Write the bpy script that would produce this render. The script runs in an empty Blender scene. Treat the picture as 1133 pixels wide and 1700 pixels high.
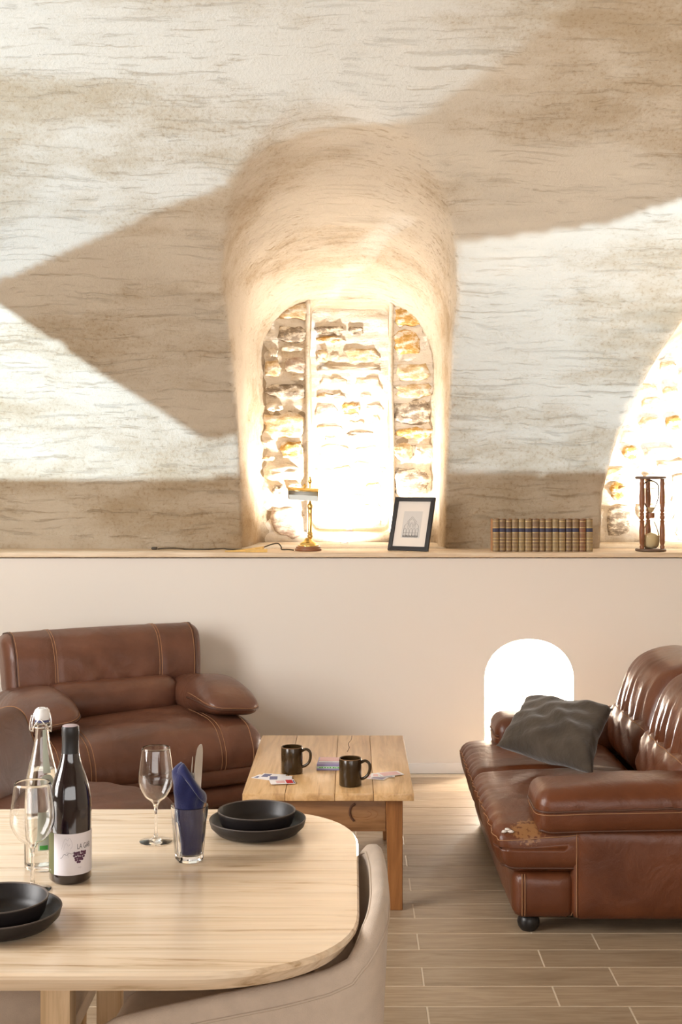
import bpy, bmesh, math, random
import numpy as np
from mathutils import Vector, Matrix, Euler

random.seed(7)
rng = np.random.default_rng(11)
PI = math.pi
S = bpy.context.scene
COL = S.collection

# ------------------------------------------------------------------ camera
F = 2150.0                                   # focal length in pixels of the 1133 x 1700 frame
PX, PY, CH = 586.0, 783.0, 1.6               # principal point, camera height
cam_d = bpy.data.cameras.new('camera')
cam_d.sensor_fit = 'AUTO'
cam_d.sensor_width = 36.0
cam_d.lens = F / 1700 * 36.0
cam_d.shift_x = (566.5 - PX) / 1700
cam_d.shift_y = (PY - 850.0) / 1700
cam_d.clip_start = 0.05
cam = bpy.data.objects.new('camera', cam_d)
cam.location = (0, 0, CH)
cam.rotation_euler = (PI / 2, 0, 0)
COL.objects.link(cam)
S.camera = cam

def at(px, py, Y):
    return Vector(((px - PX) * Y / F, Y, CH - (py - PY) * Y / F))

# ------------------------------------------------------------------ world, light, exposure
S.view_settings.view_transform = 'Standard'
S.view_settings.look = 'None'
S.view_settings.gamma = 1.0
S.view_settings.use_curve_mapping = False
S.view_settings.exposure = 0.0
W = bpy.data.worlds.new('world'); S.world = W; W.use_nodes = True
W.node_tree.nodes['Background'].inputs['Color'].default_value = (1.0, 0.93, 0.84, 1)
W.node_tree.nodes['Background'].inputs['Strength'].default_value = 0.6

def light(name, kind, loc, energy, color, target=None, **kw):
    d = bpy.data.lights.new(name, kind)
    d.energy = energy; d.color = color
    for k, v in kw.items(): setattr(d, k, v)
    o = bpy.data.objects.new(name, d); COL.objects.link(o)
    o.location = loc
    if target is not None:
        o.rotation_euler = (Vector(target) - Vector(loc)).to_track_quat('-Z', 'Y').to_euler()
    return o
# unseen area fill lights added at the left end and behind the viewer
light('fill_left', 'AREA', (-3.45, 2.9, 2.0), 300, (1.0, 0.98, 0.965), (0.6, 5.6, 1.0), shape='RECTANGLE', size=2.6, size_y=2.2)
light('fill_rear', 'AREA', (0.3, -0.95, 2.05), 140, (1.0, 0.98, 0.965), (0.0, 6, 1.3), shape='RECTANGLE', size=4.6, size_y=2.2)

# ------------------------------------------------------------------ helpers
def setp(o, label=None, cat=None, group=None, kind=None):
    if label: o['label'] = label
    if cat: o['category'] = cat
    if group: o['group'] = group
    if kind: o['kind'] = kind
    return o

def empty(name, loc=(0, 0, 0), rz=0.0, label=None, cat=None, group=None):
    o = bpy.data.objects.new(name, None); COL.objects.link(o)
    o.location = loc; o.rotation_euler = (0, 0, rz); o.empty_display_size = 0.05
    return setp(o, label, cat, group)

def mk(name, V, Fc, mat, parent=None, smooth=True, loc=None):
    me = bpy.data.meshes.new(name)
    V = [tuple(map(float, v)) for v in V]
    me.from_pydata(V, [], [tuple(int(i) for i in f) for f in Fc])
    me.update()
    if smooth: me.polygons.foreach_set('use_smooth', [True] * len(me.polygons))
    if mat: me.materials.append(mat)
    o = bpy.data.objects.new(name, me); COL.objects.link(o)
    if parent: o.parent = parent
    if loc is not None: o.location = loc
    return o

def mesh_from_bm(name, bm, mat, parent=None, smooth=False):
    bmesh.ops.recalc_face_normals(bm, faces=bm.faces)
    me = bpy.data.meshes.new(name); bm.to_mesh(me); bm.free()
    if smooth: me.polygons.foreach_set('use_smooth', [True] * len(me.polygons))
    if mat: me.materials.append(mat)
    o = bpy.data.objects.new(name, me); COL.objects.link(o)
    if parent: o.parent = parent
    return o

def smooth_by_angle(o, deg=35):
    me = o.data
    me.polygons.foreach_set('use_smooth', [True] * len(me.polygons))
    bm = bmesh.new(); bm.from_mesh(me)
    for e in bm.edges:
        if len(e.link_faces) == 2 and e.calc_face_angle(0) > math.radians(deg): e.smooth = False
    bm.to_mesh(me); bm.free()
    return o

def box(name, mn, mx, mat, parent=None, bev=0.0, seg=2, rot=None, pivot=None):
    bm = bmesh.new(); bmesh.ops.create_cube(bm, size=1)
    for v in bm.verts:
        v.co = Vector(((mn[i] + mx[i]) / 2 + v.co[i] * (mx[i] - mn[i]) for i in range(3)))
    if bev > 0:
        bmesh.ops.bevel(bm, geom=bm.edges[:], offset=bev, segments=seg, affect='EDGES', profile=0.5)
    if rot is not None:
        c = Vector(pivot) if pivot else Vector([(mn[i] + mx[i]) / 2 for i in range(3)])
        R = Euler(rot).to_matrix()
        for v in bm.verts: v.co = c + R @ (v.co - c)
    o = mesh_from_bm(name, bm, mat, parent)
    if bev > 0: smooth_by_angle(o, 40)
    return o

def lathe(name, prof, mat, parent=None, seg=40, loc=None, flat=False, cap=True, axis='z'):
    """prof: list of (r, z). Open profile revolved; r=0 ends are closed to a point."""
    V, Fc, rings = [], [], []
    for r, z in prof:
        if r < 1e-6:
            rings.append([len(V)]); V.append((0, 0, z))
        else:
            b = len(V); rings.append(list(range(b, b + seg)))
            for k in range(seg):
                a = 2 * PI * k / seg; V.append((r * math.cos(a), r * math.sin(a), z))
    for a, b in zip(rings[:-1], rings[1:]):
        for k in range(seg):
            k2 = (k + 1) % seg
            if len(a) == 1 and len(b) == 1: continue
            if len(a) == 1: Fc.append((a[0], b[k2], b[k]))
            elif len(b) == 1: Fc.append((a[k], a[k2], b[0]))
            else: Fc.append((a[k], a[k2], b[k2], b[k]))
    if axis == 'x': V = [(z, x, y) for x, y, z in V]
    if axis == 'y': V = [(y, z, x) for x, y, z in V]
    o = mk(name, V, Fc, mat, parent, not flat, loc)
    bm = bmesh.new(); bm.from_mesh(o.data); bmesh.ops.recalc_face_normals(bm, faces=bm.faces); bm.to_mesh(o.data); bm.free()
    if not flat: smooth_by_angle(o, 50)
    return o

def tube_vf(path, r, seg=6, closed=False):
    P = [Vector(p) for p in path]; n = len(P)
    rad = r if isinstance(r, (list, tuple)) else [r] * n
    V, Fc = [], []
    up = Vector((0.12, 0.21, 1)).normalized()
    prev = None
    for i, p in enumerate(P):
        if closed: t = P[(i + 1) % n] - P[i - 1]
        else: t = P[min(i + 1, n - 1)] - P[max(i - 1, 0)]
        t = t.normalized() if t.length > 1e-9 else Vector((0, 0, 1))
        if prev is None:
            a = t.cross(up)
            if a.length < 1e-3: a = t.cross(Vector((1, 0, 0)))
        else:
            a = prev - t * prev.dot(t)
            if a.length < 1e-6: a = t.cross(up)
        a.normalize(); b = t.cross(a); prev = a
        for k in range(seg):
            an = 2 * PI * k / seg
            V.append(tuple(p + (a * math.cos(an) + b * math.sin(an)) * rad[i]))
    m = n if closed else n - 1
    for i in range(m):
        for k in range(seg):
            j = (i + 1) % n
            Fc.append((i * seg + k, i * seg + (k + 1) % seg, j * seg + (k + 1) % seg, j * seg + k))
    if not closed:
        Fc.append(tuple(range(seg))[::-1]); Fc.append(tuple((n - 1) * seg + k for k in range(seg)))
    return V, Fc

def tube(name, path, r, mat, parent=None, seg=6, closed=False):
    V, Fc = tube_vf(path, r, seg, closed)
    return mk(name, V, Fc, mat, parent)

def tubes(name, paths, r, mat, parent=None, seg=6):
    V, Fc = [], []
    for p in paths:
        v, f = tube_vf(p, r, seg); b = len(V); V += v; Fc += [tuple(i + b for i in q) for q in f]
    return mk(name, V, Fc, mat, parent)

def spline(pts, n=8, closed=False):
    P = [np.array(p, float) for p in pts]; out = []
    m = len(P) if closed else len(P) - 1
    for i in range(m):
        if closed: p0, p1, p2, p3 = P[i - 1], P[i], P[(i + 1) % len(P)], P[(i + 2) % len(P)]
        else: p0, p1, p2, p3 = P[max(i - 1, 0)], P[i], P[i + 1], P[min(i + 2, len(P) - 1)]
        for k in range(n):
            t = k / n
            out.append(0.5 * ((2 * p1) + (-p0 + p2) * t + (2 * p0 - 5 * p1 + 4 * p2 - p3) * t * t + (-p0 + 3 * p1 - 3 * p2 + p3) * t ** 3))
    if not closed: out.append(P[-1])
    return out

def prism(name, outline, z0, z1, mat, parent=None, bev=0.0, seg=3, plane='xy', lower_bevel=None):
    bm = bmesh.new()
    def P(a, b, c): return {'xy': (a, b, c), 'xz': (a, c, b), 'yz': (c, a, b)}[plane]
    lo = [bm.verts.new(P(a, b, z0)) for a, b in outline]
    hi = [bm.verts.new(P(a, b, z1)) for a, b in outline]
    n = len(outline)
    f0 = bm.faces.new(lo[::-1]); f1 = bm.faces.new(hi)
    for i in range(n): bm.faces.new((lo[i], lo[(i + 1) % n], hi[(i + 1) % n], hi[i]))
    if bev > 0:
        ed = [e for e in bm.edges if e in set(f0.edges) | set(f1.edges)]
        bmesh.ops.bevel(bm, geom=ed, offset=bev, segments=seg, affect='EDGES', profile=0.5)
    o = mesh_from_bm(name, bm, mat, parent)
    smooth_by_angle(o, 40)
    return o

# --- upholstered pad: a rounded box sampled on a grid, then puffed and deformed
def pad(name, c, size, r, mat, parent=None, puff=(0, 0, 0), fn=None, rot=(0, 0, 0), res=0.025):
    h = np.array(size) / 2.0
    r = min(r, h.min() * 0.999)
    n = [max(4, int(round(s / res))) for s in size]
    idx, V, Fc = {}, [], []
    def vid(i, j, k):
        key = (i, j, k)
        if key not in idx:
            idx[key] = len(V); V.append((-h[0] + size[0] * i / n[0], -h[1] + size[1] * j / n[1], -h[2] + size[2] * k / n[2]))
        return idx[key]
    for i in range(n[0]):
        for j in range(n[1]):
            for k, fl in ((0, 1), (n[2], 0)):
                q = (vid(i, j, k), vid(i + 1, j, k), vid(i + 1, j + 1, k), vid(i, j + 1, k)); Fc.append(q[::-1] if fl else q)
    for i in range(n[0]):
        for k in range(n[2]):
            for j, fl in ((0, 0), (n[1], 1)):
                q = (vid(i, j, k), vid(i + 1, j, k), vid(i + 1, j, k + 1), vid(i, j, k + 1)); Fc.append(q[::-1] if fl else q)
    for j in range(n[1]):
        for k in range(n[2]):
            for i, fl in ((0, 1), (n[0], 0)):
                q = (vid(i, j, k), vid(i, j + 1, k), vid(i, j + 1, k + 1), vid(i, j, k + 1)); Fc.append(q[::-1] if fl else q)
    R = np.array(Euler(rot).to_matrix()); c = np.array(c, float)
    def mp(Q, off=0.0):
        Q = np.array(Q, float).reshape(-1, 3)
        core = np.clip(Q, -(h - r), h - r)
        d = Q - core; L = np.linalg.norm(d, axis=1, keepdims=True); L[L < 1e-9] = 1
        Pp = core + d / L * (r + off)
        u = Pp / h
        b = np.clip(1 - u ** 2, 0, 1)
        Pp = Pp + np.stack([puff[0] * u[:, 0] * b[:, 1] * b[:, 2], puff[1] * u[:, 1] * b[:, 0] * b[:, 2], puff[2] * u[:, 2] * b[:, 0] * b[:, 1]], 1)
        if fn is not None: Pp = fn(Pp, h)
        return Pp @ R.T + c
    o = mk(name, mp(V), Fc, mat, parent)
    return o, mp, h

def ring_path(h, axis, val, lim=None, step=0.02, faces=None):
    """closed loop of cube-surface points with coordinate[axis]=val"""
    a, b = [i for i in range(3) if i != axis]
    pts = []
    def seg(p, q):
        L = math.hypot(q[0] - p[0], q[1] - p[1]); n = max(2, int(L / step))
        for k in range(n):
            t = k / n; v = [0, 0, 0]; v[axis] = val; v[a] = p[0] + (q[0] - p[0]) * t; v[b] = p[1] + (q[1] - p[1]) * t; pts.append(v)
    A, B = h[a], h[b]
    C = [(-A, -B), (A, -B), (A, B), (-A, B)]
    for k in range(4):
        if faces is None or k in faces: seg(C[k], C[(k + 1) % 4])
    return pts

# ------------------------------------------------------------------ materials
MATS = {}
def newmat(name):
    m = bpy.data.materials.new(name); m.use_nodes = True; MATS[name] = m
    nt = m.node_tree; b = nt.nodes['Principled BSDF']
    return m, nt, b
def N(nt, t, **kw):
    n = nt.nodes.new(t)
    for k, v in kw.items(): setattr(n, k, v)
    return n
def simple(name, col, rough=0.5, metal=0.0, spec=0.5, coat=0.0, trans=0.0, ior=1.45, emit=None, es=0.0, bump=0.0, bscale=60, sheen=0.0, var=0.0, vscale=8):
    m, nt, b = newmat(name)
    b.inputs['Base Color'].default_value = (*col, 1)
    b.inputs['Roughness'].default_value = rough
    b.inputs['Metallic'].default_value = metal
    b.inputs['Specular IOR Level'].default_value = spec
    b.inputs['Coat Weight'].default_value = coat
    b.inputs['Coat Roughness'].default_value = 0.08
    b.inputs['Transmission Weight'].default_value = trans
    b.inputs['IOR'].default_value = ior
    b.inputs['Sheen Weight'].default_value = sheen
    if emit: b.inputs['Emission Color'].default_value = (*emit, 1); b.inputs['Emission Strength'].default_value = es
    if bump or var:
        tc = N(nt, 'ShaderNodeTexCoord')
    if bump:
        no = N(nt, 'ShaderNodeTexNoise'); no.inputs['Scale'].default_value = bscale; no.inputs['Detail'].default_value = 4
        nt.links.new(tc.outputs['Object'], no.inputs['Vector'])
        bp = N(nt, 'ShaderNodeBump'); bp.inputs['Strength'].default_value = bump; bp.inputs['Distance'].default_value = 0.004
        nt.links.new(no.outputs['Fac'], bp.inputs['Height']); nt.links.new(bp.outputs['Normal'], b.inputs['Normal'])
    if var:
        n2 = N(nt, 'ShaderNodeTexNoise'); n2.inputs['Scale'].default_value = vscale; n2.inputs['Detail'].default_value = 5
        nt.links.new(tc.outputs['Object'], n2.inputs['Vector'])
        rp = N(nt, 'ShaderNodeValToRGB')
        rp.color_ramp.elements[0].position = 0.3; rp.color_ramp.elements[1].position = 0.7
        rp.color_ramp.elements[0].color = tuple(max(0, x * (1 - var)) for x in col) + (1,)
        rp.color_ramp.elements[1].color = tuple(min(1, x * (1 + var)) for x in col) + (1,)
        nt.links.new(n2.outputs['Fac'], rp.inputs['Fac']); nt.links.new(rp.outputs['Color'], b.inputs['Base Color'])
    return m

def ramp(nt, stops):
    rp = N(nt, 'ShaderNodeValToRGB'); cr = rp.color_ramp
    while len(cr.elements) < len(stops): cr.elements.new(0.5)
    for e, (p, c) in zip(cr.elements, stops): e.position = p; e.color = (*c, 1)
    return rp

def mat_plaster(name, dark, light_, stretch=(0.6, 1.4, 1.4), bump=0.5, contrast=1.0):
    m, nt, b = newmat(name); L = nt.links.new
    b.inputs['Roughness'].default_value = 0.92; b.inputs['Specular IOR Level'].default_value = 0.15
    tc = N(nt, 'ShaderNodeTexCoord')
    mp = N(nt, 'ShaderNodeMapping'); mp.inputs['Scale'].default_value = stretch
    L(tc.outputs['Object'], mp.inputs['Vector'])
    wob = N(nt, 'ShaderNodeTexNoise'); wob.inputs['Scale'].default_value = 2.4; wob.inputs['Detail'].default_value = 4
    L(tc.outputs['Object'], wob.inputs['Vector'])
    mix = N(nt, 'ShaderNodeMixRGB', blend_type='ADD'); mix.inputs['Fac'].default_value = 0.16
    L(mp.outputs['Vector'], mix.inputs['Color1']); L(wob.outputs['Color'], mix.inputs['Color2'])
    big = N(nt, 'ShaderNodeTexNoise'); big.inputs['Scale'].default_value = 1.5; big.inputs['Detail'].default_value = 9; big.inputs['Roughness'].default_value = 0.62
    L(mix.outputs['Color'], big.inputs['Vector'])
    mp3 = N(nt, 'ShaderNodeMapping'); mp3.inputs['Scale'].default_value = (stretch[0] * .9, stretch[1] * 3.4, stretch[2] * 3.4); L(mix.outputs['Color'], mp3.inputs['Vector'])
    st = N(nt, 'ShaderNodeTexNoise'); st.inputs['Scale'].default_value = 6.5; st.inputs['Detail'].default_value = 9; st.inputs['Roughness'].default_value = 0.68
    L(mp3.outputs['Vector'], st.inputs['Vector'])
    msk = N(nt, 'ShaderNodeTexNoise'); msk.inputs['Scale'].default_value = 3.4; msk.inputs['Detail'].default_value = 7
    L(mix.outputs['Color'], msk.inputs['Vector'])
    fine = N(nt, 'ShaderNodeTexNoise'); fine.inputs['Scale'].default_value = 55; fine.inputs['Detail'].default_value = 7; fine.inputs['Roughness'].default_value = 0.75
    L(tc.outputs['Object'], fine.inputs['Vector'])
    mid = tuple((x + y) / 2 for x, y in zip(dark, light_))
    r1 = ramp(nt, [(0.36, dark), (0.45, mid), (0.53, light_), (0.70, tuple(min(1, 1.05 * x) for x in light_))])
    L(big.outputs['Fac'], r1.inputs['Fac'])
    r2 = ramp(nt, [(0.25, (0.56, 0.45, 0.33)), (0.36, (0.84, 0.78, 0.70)), (0.46, (1, 1, 1))])
    L(st.outputs['Fac'], r2.inputs['Fac'])
    rm = ramp(nt, [(0.46, (0.0,) * 3), (0.66, (0.9 * contrast,) * 3)]); L(msk.outputs['Fac'], rm.inputs['Fac'])
    mul = N(nt, 'ShaderNodeMixRGB', blend_type='MULTIPLY')
    L(rm.outputs['Color'], mul.inputs['Fac']); L(r1.outputs['Color'], mul.inputs['Color1']); L(r2.outputs['Color'], mul.inputs['Color2'])
    gr_ = ramp(nt, [(0.36, (0.66, 0.56, 0.44)), (0.46, (0.95, 0.93, 0.90)), (0.55, (1, 1, 1))]); L(fine.outputs['Fac'], gr_.inputs['Fac'])
    gm = ramp(nt, [(0.44, (0.65 * contrast,) * 3), (0.58, (0.08,) * 3)]); L(big.outputs['Fac'], gm.inputs['Fac'])
    mu2 = N(nt, 'ShaderNodeMixRGB', blend_type='MULTIPLY'); L(gm.outputs['Color'], mu2.inputs['Fac']); L(mul.outputs['Color'], mu2.inputs['Color1']); L(gr_.outputs['Color'], mu2.inputs['Color2'])
    L(mu2.outputs['Color'], b.inputs['Base Color'])
    s2 = ramp(nt, [(0.30, (0, 0, 0)), (0.44, (0.8,) * 3), (0.75, (1,) * 3)]); L(st.outputs['Fac'], s2.inputs['Fac'])
    ad = N(nt, 'ShaderNodeMixRGB', blend_type='MIX'); ad.inputs['Fac'].default_value = 0.6
    L(s2.outputs['Color'], ad.inputs['Color1']); L(fine.outputs['Fac'], ad.inputs['Color2'])
    bp = N(nt, 'ShaderNodeBump'); bp.inputs['Strength'].default_value = bump; bp.inputs['Distance'].default_value = 0.018
    L(ad.outputs['Color'], bp.inputs['Height']); L(bp.outputs['Normal'], b.inputs['Normal'])
    return m

def mat_wood(name, c1, c2, c3, scale=(1, 14, 14), rough=0.4, nscale=3.0, coat=0.0, bump=0.15, distort=1.2, rand=0.0, stops=(0.32, 0.52, 0.72), fine=0.35):
    m, nt, b = newmat(name); L = nt.links.new
    b.inputs['Roughness'].default_value = rough; b.inputs['Coat Weight'].default_value = coat; b.inputs['Coat Roughness'].default_value = 0.2
    tc = N(nt, 'ShaderNodeTexCoord')
    src = tc.outputs['Object']
    oi = N(nt, 'ShaderNodeObjectInfo')
    if rand:
        sc = N(nt, 'ShaderNodeMath', operation='MULTIPLY'); sc.inputs[1].default_value = 40.0; L(oi.outputs['Random'], sc.inputs[0])
        va = N(nt, 'ShaderNodeVectorMath', operation='ADD'); L(src, va.inputs[0]); L(sc.outputs[0], va.inputs[1]); src = va.outputs[0]
    mp = N(nt, 'ShaderNodeMapping'); mp.inputs['Scale'].default_value = scale; L(src, mp.inputs['Vector'])
    no = N(nt, 'ShaderNodeTexNoise'); no.inputs['Scale'].default_value = nscale; no.inputs['Detail'].default_value = 6
    no.inputs['Roughness'].default_value = 0.6; no.inputs['Distortion'].default_value = distort
    L(mp.outputs['Vector'], no.inputs['Vector'])
    rp = ramp(nt, [(stops[0], c1), (stops[1], c2), (stops[2], c3)]); L(no.outputs['Fac'], rp.inputs['Fac'])
    mp2 = N(nt, 'ShaderNodeMapping'); mp2.inputs['Scale'].default_value = tuple(s * (6 if s > 2 else 1.5) for s in scale); L(src, mp2.inputs['Vector'])
    n2 = N(nt, 'ShaderNodeTexNoise'); n2.inputs['Scale'].default_value = nscale; n2.inputs['Detail'].default_value = 3; L(mp2.outputs['Vector'], n2.inputs['Vector'])
    r2 = ramp(nt, [(0.3, (0.72, 0.68, 0.62)), (0.55, (1, 1, 1))]); L(n2.outputs['Fac'], r2.inputs['Fac'])
    mu = N(nt, 'ShaderNodeMixRGB', blend_type='MULTIPLY'); mu.inputs['Fac'].default_value = fine
    L(rp.outputs['Color'], mu.inputs['Color1']); L(r2.outputs['Color'], mu.inputs['Color2'])
    out = mu.outputs['Color']
    if rand:
        mr = N(nt, 'ShaderNodeMapRange'); mr.inputs['To Min'].default_value = 1 - rand; mr.inputs['To Max'].default_value = 1 + rand; L(oi.outputs['Random'], mr.inputs['Value'])
        hs = N(nt, 'ShaderNodeHueSaturation'); L(mr.outputs[0], hs.inputs['Value']); L(out, hs.inputs['Color']); out = hs.outputs['Color']
    L(out, b.inputs['Base Color'])
    bp = N(nt, 'ShaderNodeBump'); bp.inputs['Strength'].default_value = bump; bp.inputs['Distance'].default_value = 0.002
    L(n2.outputs['Fac'], bp.inputs['Height']); L(bp.outputs['Normal'], b.inputs['Normal'])
    return m

def mat_leather(name, c1, c2, rough=0.36, worn=None):
    m, nt, b = newmat(name); L = nt.links.new
    b.inputs['Roughness'].default_value = rough; b.inputs['Specular IOR Level'].default_value = 0.45
    tc = N(nt, 'ShaderNodeTexCoord')
    no = N(nt, 'ShaderNodeTexNoise'); no.inputs['Scale'].default_value = 5; no.inputs['Detail'].default_value = 5; no.inputs['Distortion'].default_value = 0.4
    L(tc.outputs['Object'], no.inputs['Vector'])
    rp = ramp(nt, [(0.3, c1), (0.7, c2)]); L(no.outputs['Fac'], rp.inputs['Fac'])
    out = rp.outputs['Color']
    if worn:
        (wx, wy, wz), wr = worn
        ge = N(nt, 'ShaderNodeVectorMath', operation='DISTANCE'); L(tc.outputs['Object'], ge.inputs[0]); ge.inputs[1].default_value = (wx, wy, wz)
        n3 = N(nt, 'ShaderNodeTexNoise'); n3.inputs['Scale'].default_value = 85; n3.inputs['Detail'].default_value = 5; L(tc.outputs['Object'], n3.inputs['Vector'])
        mr = N(nt, 'ShaderNodeMapRange'); mr.inputs['From Min'].default_value = wr; mr.inputs['From Max'].default_value = wr * 0.2; L(ge.outputs['Value'], mr.inputs['Value'])
        mm = N(nt, 'ShaderNodeMath', operation='MULTIPLY'); L(mr.outputs[0], mm.inputs[0]); L(n3.outputs['Fac'], mm.inputs[1])
        st = ramp(nt, [(0.33, (0, 0, 0)), (0.42, (1, 1, 1))]); L(mm.outputs[0], st.inputs['Fac'])
        mx = N(nt, 'ShaderNodeMixRGB'); L(st.outputs['Color'], mx.inputs['Fac']); L(out, mx.inputs['Color1']); mx.inputs['Color2'].default_value = (0.27, 0.125, 0.045, 1); out = mx.outputs['Color']
    L(out, b.inputs['Base Color'])
    w = N(nt, 'ShaderNodeTexNoise'); w.inputs['Scale'].default_value = 9; w.inputs['Detail'].default_value = 6; w.inputs['Distortion'].default_value = 0.7
    L(tc.outputs['Object'], w.inputs['Vector'])
    v = N(nt, 'ShaderNodeTexVoronoi'); v.inputs['Scale'].default_value = 260; L(tc.outputs['Object'], v.inputs['Vector'])
    b1 = N(nt, 'ShaderNodeBump'); b1.inputs['Strength'].default_value = 0.21; b1.inputs['Distance'].default_value = 0.03; L(w.outputs['Fac'], b1.inputs['Height'])
    b2 = N(nt, 'ShaderNodeBump'); b2.inputs['Strength'].default_value = 0.12; b2.inputs['Distance'].default_value = 0.002; L(v.outputs['Distance'], b2.inputs['Height']); L(b1.outputs['Normal'], b2.inputs['Normal'])
    L(b2.outputs['Normal'], b.inputs['Normal'])
    return m

M = {}
M['plaster'] = mat_plaster('vault_plaster', (0.40, 0.30, 0.19), (0.545, 0.455, 0.345), bump=0.8)
M['paint'] = simple('painted_wall', (0.80, 0.74, 0.67), 0.75, spec=0.2, bump=0.05, bscale=30)
M['side'] = simple('limewashed_wall', (0.72, 0.64, 0.54), 0.9, spec=0.1, bump=0.2, bscale=12)
M['base'] = simple('baseboard_paint', (0.82, 0.79, 0.76), 0.4)
M['ledge'] = mat_wood('ledge_oak', (0.62, 0.45, 0.29), (0.75, 0.58, 0.40), (0.82, 0.67, 0.50), (1, 12, 12), 0.5)
M['plank'] = mat_wood('floor_plank_tile', (0.285, 0.205, 0.130), (0.37, 0.275, 0.182), (0.43, 0.335, 0.235), (1.2, 11, 11), 0.38, 3.5, rand=0.10, bump=0.08, fine=0.5)
M['grout'] = simple('floor_grout', (0.62, 0.52, 0.40), 0.9)
M['mortar'] = mat_plaster('lime_mortar', (0.72, 0.60, 0.44), (0.86, 0.79, 0.69), (1.6, 2.2, 2.2), 0.7)
def mat_stone(name, c1, c2):
    m, nt, b = newmat(name); L = nt.links.new
    b.inputs['Roughness'].default_value = 0.9; b.inputs['Specular IOR Level'].default_value = 0.15
    tc = N(nt, 'ShaderNodeTexCoord')
    n1 = N(nt, 'ShaderNodeTexNoise'); n1.inputs['Scale'].default_value = 22; n1.inputs['Detail'].default_value = 7; n1.inputs['Roughness'].default_value = 0.7
    mp = N(nt, 'ShaderNodeMapping'); mp.inputs['Scale'].default_value = (0.7, 1, 1.6); L(tc.outputs['Object'], mp.inputs['Vector']); L(mp.outputs['Vector'], n1.inputs['Vector'])
    rp = ramp(nt, [(0.34, c1), (0.48, c2), (0.56, (0.80, 0.70, 0.56)), (0.66, (0.87, 0.82, 0.74))]); L(n1.outputs['Fac'], rp.inputs['Fac'])
    L(rp.outputs['Color'], b.inputs['Base Color'])
    bp = N(nt, 'ShaderNodeBump'); bp.inputs['Strength'].default_value = 0.8; bp.inputs['Distance'].default_value = 0.012
    L(n1.outputs['Fac'], bp.inputs['Height']); L(bp.outputs['Normal'], b.inputs['Normal'])
    return m
M['s_grey'] = mat_stone('stone_grey', (0.20, 0.155, 0.11), (0.36, 0.29, 0.22))
M['s_tan'] = mat_stone('stone_tan', (0.50, 0.33, 0.15), (0.70, 0.52, 0.31))
M['s_ochre'] = mat_stone('stone_ochre', (0.38, 0.20, 0.05), (0.60, 0.36, 0.12))
M['s_pink'] = mat_stone('stone_pink', (0.40, 0.27, 0.20), (0.58, 0.46, 0.37))
M['s_white'] = mat_stone('stone_limewashed', (0.66, 0.53, 0.37), (0.80, 0.71, 0.58))
M['leather_a'] = mat_leather('leather_chestnut', (0.098, 0.038, 0.022), (0.165, 0.067, 0.038), 0.34)
M['leather_l'] = mat_leather('leather_brown_matt', (0.080, 0.031, 0.018), (0.135, 0.054, 0.031), 0.55)
M['leather_s'] = mat_leather('leather_cognac', (0.086, 0.023, 0.007), (0.15, 0.046, 0.017), 0.34)
M['leather_w'] = mat_leather('leather_cognac_worn', (0.086, 0.023, 0.007), (0.15, 0.046, 0.017), 0.34, worn=((.735, -.40, .375), .125))
M['stitch'] = simple('stitch_thread', (0.34, 0.17, 0.08), 0.8)
M['stitch_d'] = simple('seam_piping', (0.085, 0.034, 0.019), 0.5)
M['black_foot'] = simple('black_foot', (0.012, 0.010, 0.009), 0.35)
M['pillow'] = simple('taupe_velvet', (0.062, 0.047, 0.034), 0.95, spec=0.1, sheen=0.35, bump=0.9, bscale=38, var=0.3, vscale=9)
M['oak'] = mat_wood('dining_oak', (0.48, 0.32, 0.175), (0.80, 0.62, 0.43), (0.87, 0.715, 0.535), (0.5, 7, 7), 0.24, 2.4, coat=0.45, distort=2.2, stops=(0.30, 0.43, 0.66), fine=0.55)
M['oak_leg'] = mat_wood('dining_oak_leg', (0.48, 0.32, 0.17), (0.64, 0.45, 0.26), (0.70, 0.52, 0.32), (14, 14, 1), 0.45)
M['old'] = mat_wood('old_chestnut_top', (0.42, 0.23, 0.09), (0.60, 0.37, 0.17), (0.68, 0.46, 0.25), (9, 0.8, 9), 0.30, 2.5, coat=0.25, rand=0.08)
M['old_leg'] = mat_wood('old_chestnut_leg', (0.17, 0.06, 0.013), (0.28, 0.11, 0.028), (0.36, 0.15, 0.043), (10, 10, 0.9), 0.45, 2.5)
M['old_apron'] = mat_wood('old_chestnut_apron', (0.17, 0.075, 0.026), (0.28, 0.135, 0.053), (0.36, 0.185, 0.08), (1.0, 9, 9), 0.45, 2.5)
M['knot'] = simple('wood_knot', (0.09, 0.035, 0.014), 0.7)
M['fabric'] = simple('beige_linen', (0.56, 0.455, 0.365), 0.9, spec=0.15, sheen=0.2, bump=0.35, bscale=420, var=0.06, vscale=30)
M['piping'] = simple('beige_piping', (0.54, 0.44, 0.35), 0.85)
M['ceramic'] = simple('matt_black_stoneware', (0.013, 0.010, 0.010), 0.42, spec=0.5, bump=0.05, bscale=150)
M['ceramic_rim'] = simple('bare_stoneware_rim', (0.12, 0.095, 0.08), 0.6)
M['mug'] = simple('brown_glaze', (0.034, 0.018, 0.005), 0.22, coat=0.25)
M['mug_rim'] = simple('mug_rim_glaze', (0.16, 0.085, 0.04), 0.2, coat=0.5)
M['coffee'] = simple('coffee', (0.010, 0.004, 0.002), 0.1)
M['glass'] = simple('clear_glass', (1, 1, 1), 0.0, trans=1.0, ior=1.45)
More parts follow.
